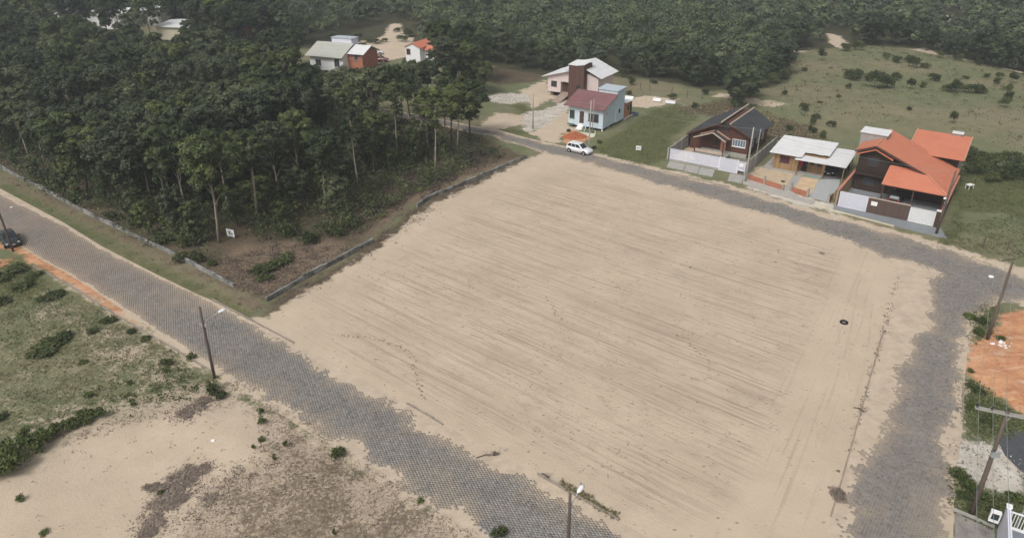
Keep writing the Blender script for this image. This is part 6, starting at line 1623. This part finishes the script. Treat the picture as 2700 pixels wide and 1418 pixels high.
# rough grass across the street, in the pasture, on the verges
P = scatter(GP([(-300, 720), (30, 690), (280, 825), (450, 920), (560, 1000), (480, 1060), (280, 1100), (60, 1200), (-300, 1300)]), 5200)
cover('rough_grass', 'rough olive grass across the paved street', 'grass', P, L_TUFT, (0.10, 0.26), 0.18, 7, 0.28, tint=(0.5, 0.25))
P = scatter(GP([(640, 1080), (720, 1100), (900, 1210), (1100, 1335), (1260, 1440), (420, 1450), (500, 1400), (600, 1260), (700, 1240), (740, 1180), (700, 1130)]), 4200)
cover('dry_grass', 'short dry straw coloured grass in the near corner', 'grass', P, L_DRY, (0.05, 0.12), 0.07, 7, 0.22, tint=(0.85, 0.22))
P = scatter(MEADOW, 3000)
cover('pasture_grass', 'grey green pasture grass behind the houses', 'grass', P, L_TUFT, (0.15, 0.40), 0.12, 4, 0.8, tint=(0.62, 0.22))
P = scatter(GP([(1570, 405), (1700, 440), (1765, 418), (1770, 370), (1840, 310), (1790, 275), (1720, 290), (1640, 345)]), 2200)
cover('plot_grass', 'green grass on the empty plot beside the gabled house', 'grass', P, L_GREEN, (0.10, 0.26), 0.10, 5, 0.3, tint=(0.5, 0.22))
P = scatter(GP([(1780, 285), (1900, 265), (2000, 290), (2130, 330), (2190, 380), (2060, 372), (1960, 350), (1900, 300), (1830, 300)]), 1500)
cover('weedy_scrub', 'brown weedy scrub behind the houses', 'scrub', P, L_TUFT, (0.15, 0.4), 0.35, 8, 0.5, tint=(0.72, 0.25))
P = scatter(GP([(0, 500), (100, 550), (266, 645), (521, 772), (680, 848), (690, 800), (610, 765), (430, 672), (230, 580), (0, 455)]), 1500)
cover('verge_grass', 'brownish green grass on the verge below the grove wall', 'grass', P, L_GREEN, (0.08, 0.22), 0.12, 8, 0.3, tint=(0.5, 0.3))
P = scatter(GP([(0, 470), (100, 520), (266, 620), (521, 750), (690, 840), (690, 800), (610, 765), (430, 672), (230, 580), (0, 455)]), 700)
cover('verge_weeds', 'brown dead weeds along the foot of the grove wall', 'weeds', P, L_DRY, (0.1, 0.26), 0.2, 10, 0.3, tint=(0.5, 0.25))
P = np.vstack([scatter(LUSH[1], 2500), scatter(LUSH[2], 500), scatter(LUSH[3], 900), scatter(LUSH[4], 900), scatter(GP([(2470, 640), (2500, 600), (2700, 560), (2760, 700), (2560, 660)]), 1200)])
cover('side_grass', 'green grass of the verges and pasture corner', 'grass', P, L_GREEN, (0.10, 0.28), 0.12, 6, 0.3, tint=(0.55, 0.25))
# crumbs of soil, roots and weeds dotted over the sand lot and along its edges
P = scatter(LOT, 2600)
nz = np.array([mnoise.noise((x * 0.09, y * 0.09, 4.0)) for x, y in P])
P = P[nz + RNG.random(len(P)) * 0.5 > 0.22]
cover('soil_crumbs', 'dark crumbs of soil and roots dotted over the sand lot', 'soil', P, L_DRY, (0.05, 0.17), 0.02, 4, 0.18, jit=0.2, tint=(0.55, 0.2), low=0.015)
def along(pts, n, w):
    pts = np.asarray(pts); t = RNG.random(n) * (len(pts) - 1); i = np.minimum(t.astype(int), len(pts) - 2); f = (t - i)[:, None]
    return pts[i] * (1 - f) + pts[i + 1] * f + RNG.normal(0, w, (n, 2))
P = np.vstack([along(GP([(2368, 734), (2330, 870), (2290, 1010), (2240, 1190)]), 90, 0.12), along(GP([(705, 800), (830, 735), (960, 655), (1060, 590), (1120, 545)]), 420, 1.1), along(GP([(1150, 520), (1260, 475), (1380, 420)]), 200, 0.7)])
cover('edge_weeds', 'dark weeds along the edges of the sand lot', 'weeds', P, L_DRY, (0.08, 0.2), 0.10, 5, 0.15, tint=(0.5, 0.25))
P = along(GP([(1480, 1275), (1560, 1322), (1625, 1362)]), 60, 0.12)
cover('kerb_weeds', 'yellowish weeds growing behind the kerb of the sand lot', 'weeds', P, L_TUFT, (0.1, 0.3), 0.25, 9, 0.12, tint=(0.6, 0.2))
# sparse tufts on and around the bare dune
P = np.vstack([along(GP([(150, 1185), (290, 1118), (470, 1078), (640, 1055)]), 160, 0.7), along(GP([(760, 1110), (690, 1240), (560, 1290), (470, 1410)]), 260, 0.9), scatter(GP([(0, 1300), (300, 1120), (640, 1060), (690, 1230), (480, 1400), (0, 1418)]), 40), along(GP([(600, 1000), (740, 1095), (1000, 1250), (1250, 1415)]), 150, 0.25)])
cover('dune_tufts', 'small brown tufts dotting the rim of the bare dune', 'grass', P, L_DRY, (0.05, 0.15), 0.08, 9, 0.16, tint=(0.6, 0.25))
P = along(GP([(380, 1000), (460, 1000), (540, 1040), (380, 1060), (300, 1040)]), 70, 1.2)
cover('scrub_tufts', 'olive green tufts in the scrub beside the lamp pole', 'grass', P, L_BRIGHT, (0.08, 0.24), 0.3, 16, 0.2, tint=(0.4, 0.25))
# tufts between the pasture bushes, stones on the rubble patches
P = scatter(MEADOW, 420)
cover('pasture_tufts', 'small grey green tufts dotted over the pasture', 'grass', P, L_BUSH, (0.15, 0.42), 0.45, 16, 0.4, tint=(0.5, 0.2))
L_STONE = leafmat('broken_stone', (0.14, 0.125, 0.11), (0.34, 0.31, 0.28), (0.62, 0.60, 0.57), 0.1)
P = np.vstack([scatter(PALE[1], 300), scatter(PALE[3], 420), scatter(PALE[2], 160), scatter(GP([(1640, 258), (1700, 250), (1800, 262), (1900, 300), (1840, 320), (1740, 290), (1650, 285)]), 260)])
cover('rubble_bits', 'broken stone and rubble bits on the pale tracks', 'rubble', P, L_STONE, (0.1, 0.32), 0.08, 3, 0.3, jit=0.5, tint=(0.5, 0.3))
P = np.vstack([along(GP([(540, 1235), (480, 1275), (430, 1330), (395, 1415)]), 240, 0.75), along(GP([(560, 1050), (510, 1085), (470, 1110)]), 90, 0.6)])
cover('brush_litter', 'loose twigs scattered round the dead brush on the dune', 'twigs', P, L_DRYP, (0.05, 0.2), 0.06, 9, 0.22, jit=0.4, tint=(0.45, 0.25))
# two trails of footprints in the sand
fp = []
for tr in ([(905, 885), (960, 890), (1010, 900), (1060, 915), (1090, 940), (1090, 975), (1100, 1010), (1120, 1060)], [(1780, 880), (1800, 890), (1840, 925), (1865, 950), (1875, 985)], [(1445, 785), (1455, 800), (1465, 830), (1490, 850)]):
    pts = GP(tr)
    for a, b in zip(pts[:-1], pts[1:]):
        L = np.hypot(*(b - a)); n = int(L / 0.42)
        for i in range(n): fp.append(a + (b - a) * i / n + RNG.normal(0, 0.10, 2))
cover('footprints', 'trails of scuffed dark footprints in the sand lot', 'footprints', np.array(fp), L_DRY, (0.10, 0.24), 0.02, 3, 0.07, jit=0.12, tint=(0.62, 0.14), low=0.015)
# fallen branches
def branch(u, v, L, rz, label):
    x, y = G(u, v)
    b = MB().tube([(0, 0, 0.06), (L * 0.4, 0.15, 0.12), (L * 0.8, -0.05, 0.1), (L, 0.1, 0.14)], [0.04, 0.035, 0.025, 0.012], 6)
    for k in range(7):
        t = 0.35 + 0.09 * k; b.tube([(L * t, 0.05, 0.1), (L * t + 0.25, (-1) ** k * 0.35, 0.2 + 0.03 * k)], [0.018, 0.006], 5)
    tag(b.build('fallen_branch', M_BARK2, None, (x, y, ground_z(x, y)), rz), label, 'branch')
branch(1256, 1208, 1.9, R(12), 'fallen dry branch at the kerb edge of the sand lot')
branch(2250, 1075, 1.0, R(-45), 'forked twig lying on the sand near the side street')
branch(1420, 1250, 0.9, R(-30), 'short broken branch at the buried curb')
branch(2640, 690, 2.2, R(15), 'long dry branch in the pasture corner by the crossing')
# ================================================================== AIR
hz = NT('hazy_air')
hz.t.nodes.remove(hz.b)
pv_ = hz.n('ShaderNodeVolumePrincipled')
pv_.inputs['Color'].default_value = (0.82, 0.89, 0.97, 1)
pv_.inputs['Density'].default_value = 0.00046
pv_.inputs['Anisotropy'].default_value = 0.2
hz.l(pv_.outputs[0], hz.out.inputs['Volume'])
haze = MB().box(-5000, 5000, -5000, 5000, -2.5, 40.5).build('haze', hz.m)
tag(haze, kind='stuff')
haze['label'] = 'thin grey haze lying over the land'
